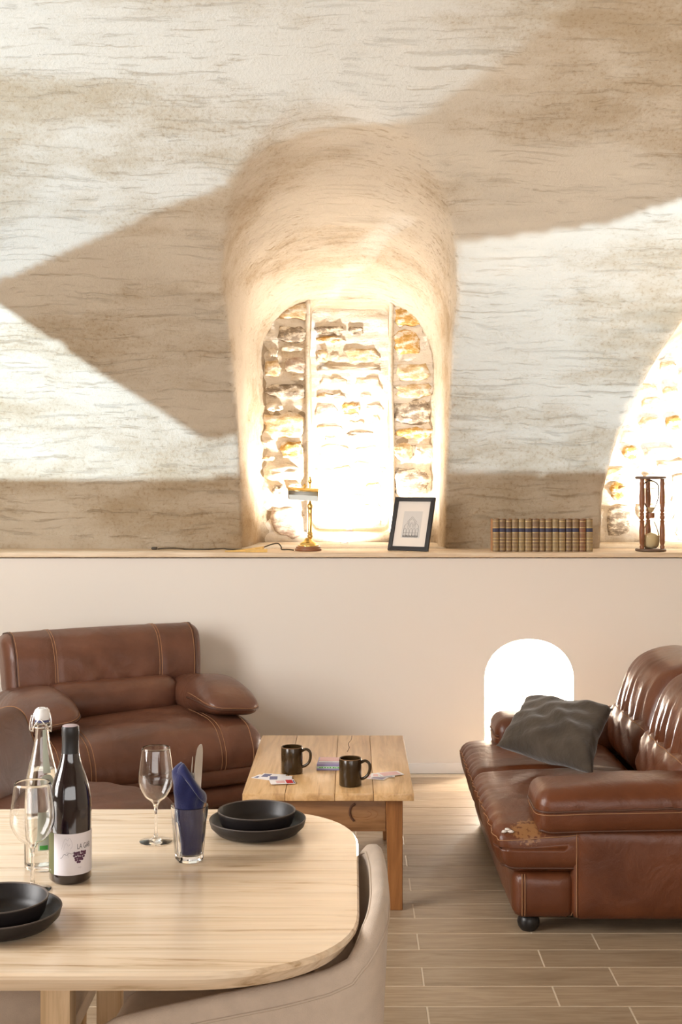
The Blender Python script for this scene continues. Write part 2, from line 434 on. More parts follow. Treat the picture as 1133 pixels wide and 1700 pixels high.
def mat_thin():
    m, nt, b = newmat('thin_clear_glass'); L = nt.links.new
    lw = N(nt, 'ShaderNodeLayerWeight'); lw.inputs['Blend'].default_value = 0.14
    tr = N(nt, 'ShaderNodeBsdfTransparent'); tr.inputs['Color'].default_value = (.96, .97, .96, 1)
    gl_ = N(nt, 'ShaderNodeBsdfGlossy'); gl_.inputs['Roughness'].default_value = 0.02
    mx = N(nt, 'ShaderNodeMixShader'); L(lw.outputs['Fresnel'], mx.inputs['Fac']); L(tr.outputs[0], mx.inputs[1]); L(gl_.outputs[0], mx.inputs[2])
    L(mx.outputs[0], nt.nodes['Material Output'].inputs['Surface']); return m
M['thin'] = mat_thin()
M['water'] = simple('water', (0.97, 0.99, 0.97), 0.0, trans=1.0, ior=1.33)
M['wineglass'] = simple('dark_bottle_glass', (0.010, 0.004, 0.006), 0.06, coat=1.0)
M['capsule'] = simple('bottle_capsule', (0.012, 0.011, 0.012), 0.4)
M['capsule_top'] = simple('bottle_capsule_top', (0.45, 0.36, 0.38), 0.4)
M['label_w'] = simple('label_paper', (0.70, 0.66, 0.68), 0.7)
M['label_g'] = simple('label_olive', (0.105, 0.105, 0.035), 0.6)
M['ink'] = simple('label_ink', (0.10, 0.09, 0.10), 0.7)
M['ink_l'] = simple('label_grey_ink', (0.45, 0.42, 0.45), 0.7)
M['grape'] = simple('grape_print', (0.085, 0.030, 0.060), 0.6)
M['pale_label'] = simple('pale_label', (0.55, 0.60, 0.50), 0.6)
M['green'] = simple('green_print', (0.08, 0.42, 0.07), 0.6)
M['steel'] = simple('steel', (0.75, 0.73, 0.70), 0.18, metal=1.0)
M['wire'] = simple('swing_wire', (0.80, 0.79, 0.78), 0.25, metal=1.0)
M['rubber'] = simple('blue_gasket', (0.05, 0.055, 0.16), 0.6)
M['porcelain'] = simple('swing_cap', (0.86, 0.85, 0.84), 0.25)
M['napkin'] = simple('navy_napkin', (0.018, 0.021, 0.085), 0.95, spec=0.1, sheen=0.4, bump=0.3, bscale=300)
M['brass'] = simple('polished_brass', (0.86, 0.60, 0.20), 0.22, metal=1.0)
M['shade_in'] = simple('shade_enamel', (0.75, 0.80, 0.78), 0.3)
M['lamp_wood'] = simple('lamp_base_wood', (0.25, 0.10, 0.045), 0.35)
M['frame'] = simple('black_frame', (0.022, 0.020, 0.021), 0.45)
M['mount'] = simple('picture_mount', (0.82, 0.75, 0.68), 0.8)
M['print'] = simple('picture_print', (0.66, 0.63, 0.60), 0.8)
M['pencil'] = simple('pencil_line', (0.17, 0.16, 0.16), 0.8)
M['gold'] = simple('gilt', (0.62, 0.44, 0.17), 0.35, metal=0.6)
M['page'] = simple('page_block', (0.72, 0.62, 0.46), 0.85)
M['book_band'] = simple('book_label_blue', (0.045, 0.040, 0.075), 0.5)
M['post'] = simple('turned_walnut', (0.26, 0.10, 0.04), 0.35, var=0.2, vscale=30)
M['plate_wood'] = simple('hourglass_plate', (0.14, 0.085, 0.055), 0.4)
M['sand'] = simple('hourglass_sand', (0.66, 0.50, 0.28), 0.9, bump=0.3, bscale=300)
M['cable'] = simple('dark_cable', (0.05, 0.035, 0.018), 0.5)
M['wedge'] = simple('yellow_wood', (0.72, 0.46, 0.14), 0.5, var=0.15, vscale=20)
M['card'] = simple('card_white', (0.84, 0.81, 0.82), 0.4)
M['card_red'] = simple('card_red', (0.55, 0.02, 0.03), 0.4)
M['card_blue'] = simple('card_blue', (0.07, 0.09, 0.24), 0.4)
M['card_pink'] = simple('card_pink', (0.75, 0.45, 0.45), 0.4)
M['lavender'] = simple('lavender_card_box', (0.30, 0.27, 0.47), 0.4)
M['mint'] = simple('mint_print', (0.55, 0.72, 0.60), 0.4)
M['fixture'] = simple('uplight_housing', (0.08, 0.08, 0.08), 0.5)
M['lens'] = simple('uplight_lens', (0.9, 0.9, 0.9), 0.3, emit=(1, 0.95, 0.88), es=6)

# ------------------------------------------------------------------ room shell
WY = 6.87                 # front face of the low wall
LZ = 1.172                # top of the ledge board
X0, X1 = -3.6, 3.6
prof = [(7.21, 1.10), (7.20, 1.30), (7.16, 1.60), (7.00, 2.00), (6.66, 2.50), (6.10, 3.05), (5.40, 3.52), (4.30, 3.92), (3.0, 4.05),
        (1.7, 3.92), (0.6, 3.52), (-0.1, 3.05), (-0.66, 2.50), (-1.0, 2.0), (-1.16, 1.60), (-1.20, 1.10)]
P = [tuple(p) for p in spline(prof, 6)]
outer = [(-2.0, 1.10), (-2.0, 5.0), (8.7, 5.0), (8.7, 1.10)]
ring = P + outer
def extrude_x(name, ring, x0, x1):
    n = len(ring)
    V = [(x0, y, z) for y, z in ring] + [(x1, y, z) for y, z in ring]
    Fc = [tuple(range(n)), tuple(range(n, 2 * n))[::-1]] + [(i, n + i, n + (i + 1) % n, (i + 1) % n) for i in range(n)]
    o = mk(name, V, Fc, None, None, False)
    bm = bmesh.new(); bm.from_mesh(o.data); bmesh.ops.recalc_face_normals(bm, faces=bm.faces); bm.to_mesh(o.data); bm.free()
    return o
def loft(name, secs):
    n = len(secs[0]); V = [p for s in secs for p in s]; Fc = [tuple(range(n)), tuple(range((len(secs) - 1) * n, len(secs) * n))[::-1]]
    for i in range(len(secs) - 1):
        for k in range(n):
            Fc.append((i * n + k, (i + 1) * n + k, (i + 1) * n + (k + 1) % n, i * n + (k + 1) % n))
    o = mk(name, V, Fc, None, None, False)
    bm = bmesh.new(); bm.from_mesh(o.data); bmesh.ops.recalc_face_normals(bm, faces=bm.faces); bm.to_mesh(o.data); bm.free()
    return o
def arch_sec(Y, cx, a, zs, rise, z0=0.95, n=28, e=2.25):
    pts = [(cx - a, Y, z0)]
    for k in range(n + 1):
        t = PI - PI * k / n; c, s = math.cos(t), math.sin(t)
        pts.append((cx + a * math.copysign(abs(c) ** (2 / e), c), Y, zs + rise * abs(s) ** (2 / e)))
    pts.append((cx + a, Y, z0))
    return pts
BY = 7.80                 # back of the alcoves
def lin(y, ya, va, yb, vb): return va + (vb - va) * (y - ya) / (yb - ya)
def alcove_sec(Y):
    return arch_sec(Y, lin(Y, 7.8, -.033, 5.87, -.085), lin(Y, 7.8, .525, 5.87, .64), lin(Y, 7.8, 2.24, 5.87, 2.66), lin(Y, 7.8, .42, 5.87, .60))
def alcove2_sec(Y):
    return arch_sec(Y, 2.33, lin(Y, 7.8, .95, 6.6, .96), 1.17, lin(Y, 7.8, 1.30, 6.6, 1.62), e=2.0)
cut1 = loft('c1', [alcove_sec(y) for y in (BY, 7.3, 6.8, 6.3, 5.8, 5.2, 4.6)])
cut2 = loft('c2', [alcove2_sec(y) for y in (BY, 7.3, 6.8, 6.3, 5.6)])
RX0, RX1, RZ0, RZ1 = -0.262, 0.228, 1.235, 2.63
cut3 = box('c3', (RX0, 7.6, RZ0), (RX1, 8.22, RZ1), None)

def boolcut(o, cutters, remesh=None, smooth=0):
    for c in cutters:
        md = o.modifiers.new('b', 'BOOLEAN'); md.operation = 'DIFFERENCE'; md.object = c; md.solver = 'EXACT'
    if remesh:
        md = o.modifiers.new('r', 'REMESH'); md.mode = 'VOXEL'; md.voxel_size = remesh; md.adaptivity = 0
    if smooth:
        md = o.modifiers.new('s', 'SMOOTH'); md.factor = 0.5; md.iterations = smooth
    bpy.context.view_layer.update()
    dg = bpy.context.evaluated_depsgraph_get()
    me = bpy.data.meshes.new_from_object(o.evaluated_get(dg))
    o.modifiers.clear(); o.data = me
    for c in cutters: bpy.data.objects.remove(c)
    return o
vault = extrude_x('ceiling', ring, X0 - .1, X1 + .1)
vault = boolcut(vault, [cut1, cut2, cut3], remesh=0.025, smooth=3)
# hand-trowelled unevenness on the vault surface
me = vault.data
co = np.empty(len(me.vertices) * 3); me.vertices.foreach_get('co', co); co = co.reshape(-1, 3)
nr = np.empty(len(me.vertices) * 3); me.vertices.foreach_get('normal', nr); nr = nr.reshape(-1, 3)
def wav(p, amp, fr, seed):
    r_ = np.random.default_rng(seed); out = 0
    for k in range(7):
        d = r_.normal(size=3) * np.array([0.55, 1, 1]); out = out + np.sin(p @ d * fr * (0.6 + 0.25 * k) + r_.uniform(0, 6.28)) / 7
    return amp * out
co = co + nr * (wav(co, 0.016, 5.0, 3) + wav(co, 0.006, 17.0, 5))[:, None]
me.vertices.foreach_set('co', co.ravel()); me.update()
me.polygons.foreach_set('use_smooth', [True] * len(me.polygons))
me.materials.clear(); me.materials.append(M['plaster'])
setp(vault, 'rough cream plaster vault with arched alcoves above the ledge', kind='structure')

# low painted wall with its small arched niche
wall = box('wall_back', (X0 - .1, WY, -0.05), (X1 + .1, 8.7, 1.14), M['paint'])
nx0, nx1, nzs, nzt = (805 - PX) * WY / F, (953 - PX) * WY / F, CH - (1128 - PY) * WY / F, CH - (1061 - PY) * WY / F
ncx, na = (nx0 + nx1) / 2, (nx1 - nx0) / 2
c4 = loft('c4', [arch_sec(y, ncx, na, nzs, nzt - nzs, z0=0.10, n=32, e=2.1) for y in (WY - .1, WY + .42)])
boolcut(wall, [c4])
wall.data.materials.clear(); wall.data.materials.append(M['paint'])
setp(wall, 'smooth cream painted low wall with a small arched niche', kind='structure')
setp(box('wall_rear', (X0 - .1, -2.0, -0.05), (X1 + .1, -1.2, 1.14), M['side']), 'low wall behind the viewer', kind='structure')
for nm, xa, xb in (('wall_left', X0 - .3, X0), ('wall_right', X1, X1 + .3)):
    setp(box(nm, (xa, -2.0, -0.05), (xb, 8.7, 4.95), M['side']), 'end wall of the vaulted room', kind='structure')
win = empty('added_window_1', (X0 + .005, 2.9, 2.0)); setp(win, 'added window behind the left fill light', kind='structure')  # window added to go with the unseen left fill light
box('pane', (-.004, -1.3, -1.1), (.002, 1.3, 1.1), M['thin'], win)
for y_ in (-1.33, -.02, 1.29): box('frame_bar', (-.01, y_, -1.13), (.03, y_ + .05, 1.13), M['base'], win, .004)
for z_ in (-1.13, -.02, 1.09): box('frame_bar', (-.01, -1.33, z_), (.028, 1.34, z_ + .045), M['base'], win, .004)
bb = box('baseboard_back', (X0, WY - .012, 0.0), (X1, WY + .002, 0.055), M['base'], bev=0.003)
setp(bb, 'thin pale baseboard along the low wall', kind='structure')
lg = box('trim_1', (X0, WY - .022, LZ - .026), (X1, 7.235, LZ), M['ledge'], bev=0.004)
setp(lg, 'pale wooden ledge board running along the low wall', kind='structure')
sill = box('trim_2', (-0.62, 7.22, LZ - .03), (0.60, BY + .05, LZ + .004), M['mortar'], bev=0.004)
setp(sill, 'limewashed sill inside the middle alcove', kind='structure')
sill2 = box('trim_3', (1.3, 7.22, LZ - .03), (3.35, BY + .05, LZ + .004), M['mortar'], bev=0.004)
setp(sill2, 'limewashed sill inside the right alcove', kind='structure')

# ---- rubble stones of the alcove backs
def stone_mesh(name, w, h, d, seed, mat):
    r_ = np.random.default_rng(seed); n = 14
    out = []
    ph = r_.uniform(0, .4)
    for k in range(n):
        a = 2 * PI * (k + ph + r_.uniform(-.25, .25)) / n
        c, s = math.cos(a), math.sin(a); e = 5.0
        rr = (abs(c) ** e + abs(s) ** e) ** (-1 / e) * r_.uniform(0.78, 1.06)
        out.append((c * rr * w / 2, s * rr * h / 2))
    V, Fc = [], []
    for k, (sc, dep) in enumerate(((1.0, 0.03), (1.0, -d * .2), (0.90, -d * .8), (0.55, -d))):
        for x, z in out:
            V.append((x * sc + r_.normal() * .003, dep + r_.normal() * d * .22 * (k > 1), z * sc + r_.normal() * .003))
    V.append((0, -d * r_.uniform(.7, 1.2), 0))
    for k in range(3):
        for i in range(n): Fc.append((k * n + i, k * n + (i + 1) % n, (k + 1) * n + (i + 1) % n, (k + 1) * n + i))
    for i in range(n): Fc.append((3 * n + i, 3 * n + (i + 1) % n, 4 * n))
    o = mk(name, V, Fc, mat, None, True)
    return o
def put_stone(parent, x, y, z, w, h, d, mat, seed):
    o = stone_mesh('stone', w, h, d, seed, M[mat]); o.parent = parent; o.location = (x, y, z); return o

def overlaps(a, L, m=0.004):
    return any(abs(a[0] - b[0]) < (a[2] + b[2]) / 2 + m and abs(a[1] - b[1]) < (a[3] + b[3]) / 2 + m for b in L)
def fill_stones(parent, region, Y, inside, fixed, mats, seed, d=0.014, wr_=(.05, .16), hr=(.03, .085)):
    r_ = random.Random(seed); placed = []
    k = 0
    for (x0, y0, x1, y1, mt) in fixed:
        p, q = at(x0, y1, Y), at(x1, y0, Y)
        w, h = q.x - p.x, q.z - p.z
        placed.append(((p.x + q.x) / 2, (p.z + q.z) / 2, w, h))
        put_stone(parent, placed[-1][0], Y, placed[-1][1], w, h, d * r_.uniform(.9, 1.5), mt, seed * 1000 + k); k += 1
    x0, z0, x1, z1 = region
    z = z0
    for tries in range(900):
        w, h = r_.uniform(*wr_), r_.uniform(*hr)
        x, zz = r_.uniform(x0 + w / 2, max(x0 + w / 2, x1 - w / 2)), r_.uniform(z0 + h / 2, z1 - h / 2)
        if not inside(x, zz) or not inside(x - w * .45, zz + h * .4) or not inside(x + w * .45, zz + h * .4): continue
        c = (x, zz, w, h)
        if overlaps(c, placed): continue
        placed.append(c); put_stone(parent, x, Y, zz, w, h, d * r_.uniform(.5, 1.0), r_.choice(mats), seed * 1000 + k); k += 1

def in_arch1(x, z):
    u = abs(x + .033) / .525
    if u >= 0.98: return False
    return z < 2.24 + .42 * (1 - u ** 2.25) ** (1 / 2.25) - .01
MY = 7.79
def mortar(mn, mx, parent, seed):
    nx, nz = max(2, int((mx[0] - mn[0]) / .015)), int((mx[2] - mn[2]) / .015)
    X_, Z_ = np.meshgrid(np.linspace(mn[0], mx[0], nx + 1), np.linspace(mn[2], mx[2], nz + 1), indexing='ij')
    Q = np.stack([X_.ravel(), 0 * X_.ravel(), Z_.ravel()], 1)
    y = mn[1] + wav(Q, .014, 26, seed) + wav(Q, .007, 70, seed + 9)
    V = [(q[0], yy, q[2]) for q, yy in zip(Q, y)]; Fc = []
    for i in range(nx):
        for k in range(nz):
            a = i * (nz + 1) + k; Fc.append((a, a + nz + 1, a + nz + 2, a + 1))
    # back and rim of the bed
    b = len(V); V += [(mn[0], mx[1], mn[2]), (mx[0], mx[1], mn[2]), (mx[0], mx[1], mx[2]), (mn[0], mx[1], mx[2])]
    Fc.append((b, b + 3, b + 2, b + 1))
    return mk('mortar_bed', V, Fc, M['mortar'], parent)
wa = empty('wall_alcove', (0, 0, 0)); setp(wa, 'rubble stone back wall of the middle alcove', kind='structure')
mortar((-0.62, MY, LZ), (RX0, MY + .06, 2.75), wa, 1)
mortar((RX1, MY, LZ), (0.62, MY + .06, 2.75), wa, 2)
mortar((RX0 - .02, 8.18, RZ0), (RX1 + .02, 8.25, 2.7), wa, 3)
for xx in (RX0 - .012, RX1 + .0):       # plastered corner beads of the blocked window
    tubes('corner_bead', [spline([(xx + .006, MY - .006, RZ0), (xx + .012, MY - .010, 1.7), (xx, MY - .006, 2.2), (xx + .006, MY - .006, 2.64)], 8)], 0.014, M['mortar'], wa, 8)
L_st = [(460, 500, 514, 533, 's_tan'), (462, 541, 514, 571, 's_grey'), (469, 592, 513, 620, 's_pink'), (438, 596, 466, 628, 's_tan'), (440, 637, 511, 662, 's_grey'),
        (434, 686, 507, 726, 's_tan'), (464, 731, 505, 762, 's_ochre'), (440, 668, 470, 684, 's_white'), (452, 804, 476, 824, 's_grey'), (449, 838, 503, 894, 's_pink'), (440, 770, 500, 798, 's_white')]
R_st = [(653, 499, 699, 543, 's_ochre'), (653, 548, 700, 590, 's_ochre'), (656, 604, 717, 633, 's_tan'), (656, 637, 719, 662, 's_tan'), (653, 666, 720, 704, 's_grey'),
        (657, 709, 724, 728, 's_ochre'), (652, 734, 685, 766, 's_tan'), (653, 776, 716, 823, 's_grey'), (690, 738, 724, 768, 's_white'), (656, 832, 722, 880, 's_white')]
C_st = [(524, 541, 575, 557, 's_grey'), (578, 541, 604, 557, 's_grey'), (524, 559, 574, 569, 's_ochre'), (524, 581, 545, 602, 's_tan'), (572, 576, 632, 604, 's_tan'), (524, 606, 632, 620, 's_white'),
        (530, 626, 580, 646, 's_white'), (590, 626, 634, 650, 's_white'), (524, 652, 576, 666, 's_tan'), (566, 668, 600, 684, 's_ochre'), (524, 672, 560, 700, 's_pink'), (576, 716, 619, 728, 's_grey'), (524, 706, 570, 716, 's_tan'),
        (590, 740, 634, 760, 's_white'), (530, 738, 580, 764, 's_white'), (606, 802, 634, 812, 's_ochre'), (524, 800, 570, 822, 's_white'), (600, 836, 634, 856, 's_pink'), (526, 834, 572, 862, 's_white')]
fill_stones(wa, (-0.55, 1.2, RX0 - .012, 2.6), MY, in_arch1, L_st, ['s_white', 's_white', 's_tan'], 3)
fill_stones(wa, (RX1 + .022, 1.2, 0.5, 2.6), MY, in_arch1, R_st, ['s_white', 's_white', 's_tan'], 4)
fill_stones(wa, (RX0 + .01, 1.26, RX1 - .01, 2.35), 8.18, lambda x, z: True, C_st, ['s_white'], 5, d=0.012)

def in_arch2(x, z):
    u = abs(x - 2.33) / .95
    if u >= .99: return False
    return z < 1.17 + 1.30 * math.sqrt(1 - u * u) - .015
wb = empty('wall_alcove_right', (0, 0, 0)); setp(wb, 'rubble stone back wall of the right alcove', kind='structure')
mortar((1.3, MY, LZ), (3.4, MY + .06, 2.6), wb, 4)
B_st = [(1004, 838, 1050, 890, 's_grey'), (1012, 800, 1040, 830, 's_ochre'), (1034, 740, 1062, 764, 's_ochre'), (1060, 690, 1096, 712, 's_tan'), (1100, 640, 1128, 664, 's_tan'), (1070, 740, 1120, 762, 's_white'), (1106, 690, 1133, 716, 's_ochre')]
fill_stones(wb, (1.4, 1.2, 2.6, 2.4), MY, in_arch2, B_st, ['s_white', 's_white', 's_white', 's_tan'], 6, wr_=(.1, .24), hr=(.05, .11))
# stones in the back of the small niche
wn = empty('wall_niche', (0, 0, 0)); setp(wn, 'whitewashed rubble back of the small low niche', kind='structure')
def in_n(x, z):
    u = abs(x - ncx) / na
    return u < .93 and z < nzs + (nzt - nzs) * math.sqrt(1 - u * u) - .02
fill_stones(wn, (nx0 + .01, .12, nx1 - .01, .70), WY + .415, in_n, [], ['s_white'], 8, d=.012, wr_=(.07, .16), hr=(.04, .07))

# ---- floor of wood-look plank tiles
floor = box('floor', (X0, -1.25, -0.06), (X1, WY + .05, -0.0009), M['grout'])
setp(floor, 'wood look plank tile floor in pale brown', kind='structure')
PW, PL = 0.153, 0.605
def plank_mesh():
    bm = bmesh.new(); bmesh.ops.create_cube(bm, size=1)
    for v in bm.verts: v.co = Vector((v.co.x * (PL - .0045), v.co.y * (PW - .0045), v.co.z * .01 - .005))
    bmesh.ops.bevel(bm, geom=[e for e in bm.edges if all(v.co.z > -.001 for v in e.verts)], offset=.0012, segments=1, affect='EDGES')
    m_ = bpy.data.meshes.new('plank'); bm.to_mesh(m_); bm.free(); m_.materials.append(M['plank']); return m_
pmesh = plank_mesh()
far_v, far_f = [], []
y_ref = 4.334
k0 = int(math.floor((-1.2 - y_ref) / PW)); k1 = int(math.ceil((WY - y_ref) / PW))
for k in range(k0, k1):
    yc = y_ref + (k + .5) * PW
    if yc + PW / 2 > WY + .03: continue
    off = 0.222 if k % 2 == 0 else 0.015
    n0 = int(math.floor((X0 - off) / PL))
    for n in range(n0, n0 + 13):
        xc = off + (n + .5) * PL
        if xc - PL / 2 < X0 or xc + PL / 2 > X1: continue
        px = PX + xc * F / max(yc, .5)
        vis = yc > 2.6 and -160 < px < 1300
        if vis:
            o = bpy.data.objects.new('plank', pmesh); COL.objects.link(o); o.parent = floor; o.location = (xc, yc, 0)
        else:
            b = len(far_v); hx, hy = (PL - .0045) / 2, (PW - .0045) / 2
            far_v += [(xc - hx, yc - hy, 0), (xc + hx, yc - hy, 0), (xc + hx, yc + hy, 0), (xc - hx, yc + hy, 0)]; far_f.append((b, b + 1, b + 2, b + 3))
fo = mk('planks_out_of_view', far_v, far_f, M['plank'], floor, False); fo['kind'] = 'stuff'

# ------------------------------------------------------------------ uplights (floor and sills)
def uplight(name, loc, energy, color, label, r=0.035, tilt=(0, 0, 1), spot=None, blend=0.15, h=0.09, size=0.02, hm='porcelain'):
    e = empty(name, loc, 0, label, 'lamp')
    lathe('housing', [(0, 0), (r * 1.15, 0), (r * 1.15, .01), (r, .012), (r, h), (r * .86, h), (r * .86, h * .4), (0, h * .4)], M[hm], e, 24)
    lathe('lens', [(0, h - .006), (r * .84, h - .006)], M['lens'], e, 24)
    p = Vector(loc) + Vector((0, 0, h + .005))
    kw = dict(shadow_soft_size=size)
    if spot: kw.update(spot_size=math.radians(spot), spot_blend=blend)
    l = light('bulb', 'SPOT' if spot else 'POINT', p, energy, color, p + Vector(tilt), **kw)
    return l

# ---- added unseen lamps: shade openings are cut to shape the light on the vault
def in_poly(px, py, poly):
    ins = np.zeros(px.shape, bool); n = len(poly)
    for i in range(n):
        x1, y1 = poly[i]; x2, y2 = poly[(i + 1) % n]
        c = ((y1 > py) != (y2 > py)) & (px < (x2 - x1) * (py - y1) / ((y2 - y1) + 1e-12) + x1)
        ins ^= c
    return ins
VP = np.array([p for p in P if p[0] > 1.0])[::-1]           # vault profile from over the room down to the ledge
def shaped_lamp(loc, energy, color, poly, label, soft=.0014, R=.16):
    Lx, Ly, Lz = loc
    t = empty('added_lamp', (Lx, Ly, 0), 0, label, 'lamp')
    lathe('base', [(0, 0), (.13, 0), (.135, .006), (.13, .016), (.02, .024), (0, .024)], M['fixture'], t, 40)
    tube('pole', [(0, 0, .02), (0, 0, Lz - R + .004)], .011, M['fixture'], t, 14)
    lathe('bulb_holder', [(0, Lz - R), (.016, Lz - R), (.016, Lz - .03), (0, Lz - .03)], M['fixture'], t, 16)
    ang = np.arctan2(VP[:, 1] - Lz, VP[:, 0] - Ly)           # elevation in the y-z plane
    o_ = np.argsort(ang); ang, vy, vz = ang[o_], VP[o_, 0], VP[o_, 1]
    st = math.radians(.55)
    # spherical grid about the x axis: lon = elevation in y-z plane, lat = angle towards x
    lon = np.arange(-PI, PI + 1e-6, 2 * PI / round(2 * PI / st)); lat = np.linspace(-PI / 2 * .985, PI / 2 * .985, int(PI / st))
    lonc, latc = (lon[:-1] + lon[1:]) / 2, (lat[:-1] + lat[1:]) / 2
    LO, LA = np.meshgrid(lonc, latc, indexing='ij')
    ok = (LO > ang[0]) & (LO < ang[-1])
    yy, zz = np.interp(LO, ang, vy), np.interp(LO, ang, vz)
    xx = Lx + np.tan(LA) * np.hypot(yy - Ly, zz - Lz)
    px, py = PX + xx * F / yy, PY - (zz - CH) * F / yy
    hole = ok & in_poly(px, py, poly) & (yy > 3.2) & (xx > X0) & (xx < X1)
    nl, na_ = len(lonc), len(latc)
    V = np.stack(np.broadcast_arrays(np.sin(lat)[None, :], np.cos(lat)[None, :] * np.cos(lon[:-1])[:, None], np.cos(lat)[None, :] * np.sin(lon[:-1])[:, None]), -1).reshape(-1, 3) * R
    V[:, 2] += Lz
    Fc = []
    w = na_ + 1
    ii, jj = np.nonzero(~hole)
    # merge runs of closed cells far from an opening is not needed: the shade is a single fine mesh
    i2 = (ii + 1) % nl
    Fc = np.stack([ii * w + jj, ii * w + jj + 1, i2 * w + jj + 1, i2 * w + jj], 1)
    mk('shade', V, Fc, M['fixture'], t)
    lathe('bulb', [(0, -.006), (.004, -.004), (.006, 0), (.004, .004), (0, .006)], M['lens'], t, 12, (0, 0, Lz - .012))
    light('bulb_light', 'POINT', (Lx, Ly, Lz), energy, color, shadow_soft_size=soft)
OPEN_U = [(-1600, -900), (1500, -900), (1300, -300), (1000, -30), (820, 110), (700, 190), (620, 214), (560, 220), (480, 234), (430, 256), (400, 276), (376, 304), (340, 320), (250, 355), (150, 398), (60, 438), (0, 465), (-14, 478), (-40, 486), (-1600, 486)]
OPEN_L = [(-1600, 484), (-40, 484), (-14, 492), (0, 505), (40, 532),
          (100, 572), (200, 642), (260, 684), (300, 709), (330, 727), (345, 731), (365, 729), (395, 722), (440, 716), (450, 784), (420, 789), (300, 795), (200, 797), (100, 796), (0, 793), (-200, 785), (-1600, 760)]
OPEN_R = [(735, 404), (800, 398), (900, 384), (1000, 372), (1133, 330), (1700, 200), (1700, 760), (1133, 772), (1030, 780), (950, 786), (900, 787), (830, 785), (725, 778)]
shaped_lamp((-2.15, 4.25, 1.25), 470, (0.43, 0.69, 1.0), OPEN_U, 'added black lamp with light shaping round shade at the left side, nearer the viewer')
shaped_lamp((-2.45, 4.85, 1.05), 690, (0.52, 0.75, 1.0), OPEN_L, 'added black lamp with light shaping round shade at the left side, nearer the ledge')
shaped_lamp((2.20, 4.25, 1.25), 590, (0.52, 0.745, 1.0), OPEN_R, 'added black lamp with light shaping round shade at the right side of the room')
light('fill_spot', 'SPOT', (2.25, 4.1, 1.62), 120, (0.85, 0.92, 1.0), (1.25, 5.6, 3.3), spot_size=math.radians(95), spot_blend=1.0, shadow_soft_size=.05)  # added fill spot without a fixture, lifts the upper right of the vault
uplight('sill_uplight', (-0.05, 7.64, LZ + .004), 195, (1.0, 0.95, 0.89), 'small recessed uplight on the middle alcove sill', r=.022, tilt=(0, .30, 1), spot=172, blend=.7, h=.012, size=.03)
uplight('sill_uplight', (2.15, 7.5, LZ + .002), 220, (1.0, 0.95, 0.89), 'small recessed uplight on the right alcove sill', r=.022, tilt=(0, .30, 1), spot=172, blend=.7, h=.012, size=.03)
uplight('recess_fill', (-0.02, 7.98, RZ0 + .002), 20, (1.0, 0.96, 0.90), 'added fill light inside the blocked window of the middle alcove', r=.018, tilt=(0, .5, 1), spot=172, blend=.6, h=.012, size=.03)  # extra light added to brighten the bottom of the recess
nl = empty('niche_lamp', (ncx, WY + .26, 0.10), 0, 'small globe lamp standing inside the low niche', 'lamp')
lathe('lamp_base', [(0, 0), (.05, 0), (.05, .008), (.012, .012), (.008, .02), (.008, .27), (0, .27)], M['fixture'], nl, 24)
lathe('globe', [(0, .27), (.012, .271), (.024, .28), (.03, .30), (.024, .32), (.012, .329), (0, .33)], M['lens'], nl, 20)
light('niche_bulb', 'POINT', (ncx, WY + .20, 0.46), 62, (1.0, 0.95, 0.88), shadow_soft_size=.04)

# ------------------------------------------------------------------ leather furniture
def pleat_x(P_, h, amp, fr, seed, zfall):
    """gathers running across z, travelling along x, on the front (-y) side"""
    ph = np.sin(P_[:, 0] * 7 + seed) * 1.7
    w = np.sin(P_[:, 0] * fr + ph) * 0.7 + np.sin(P_[:, 0] * fr * 1.73 + 2 * seed + ph) * 0.5
    return amp * w * zfall

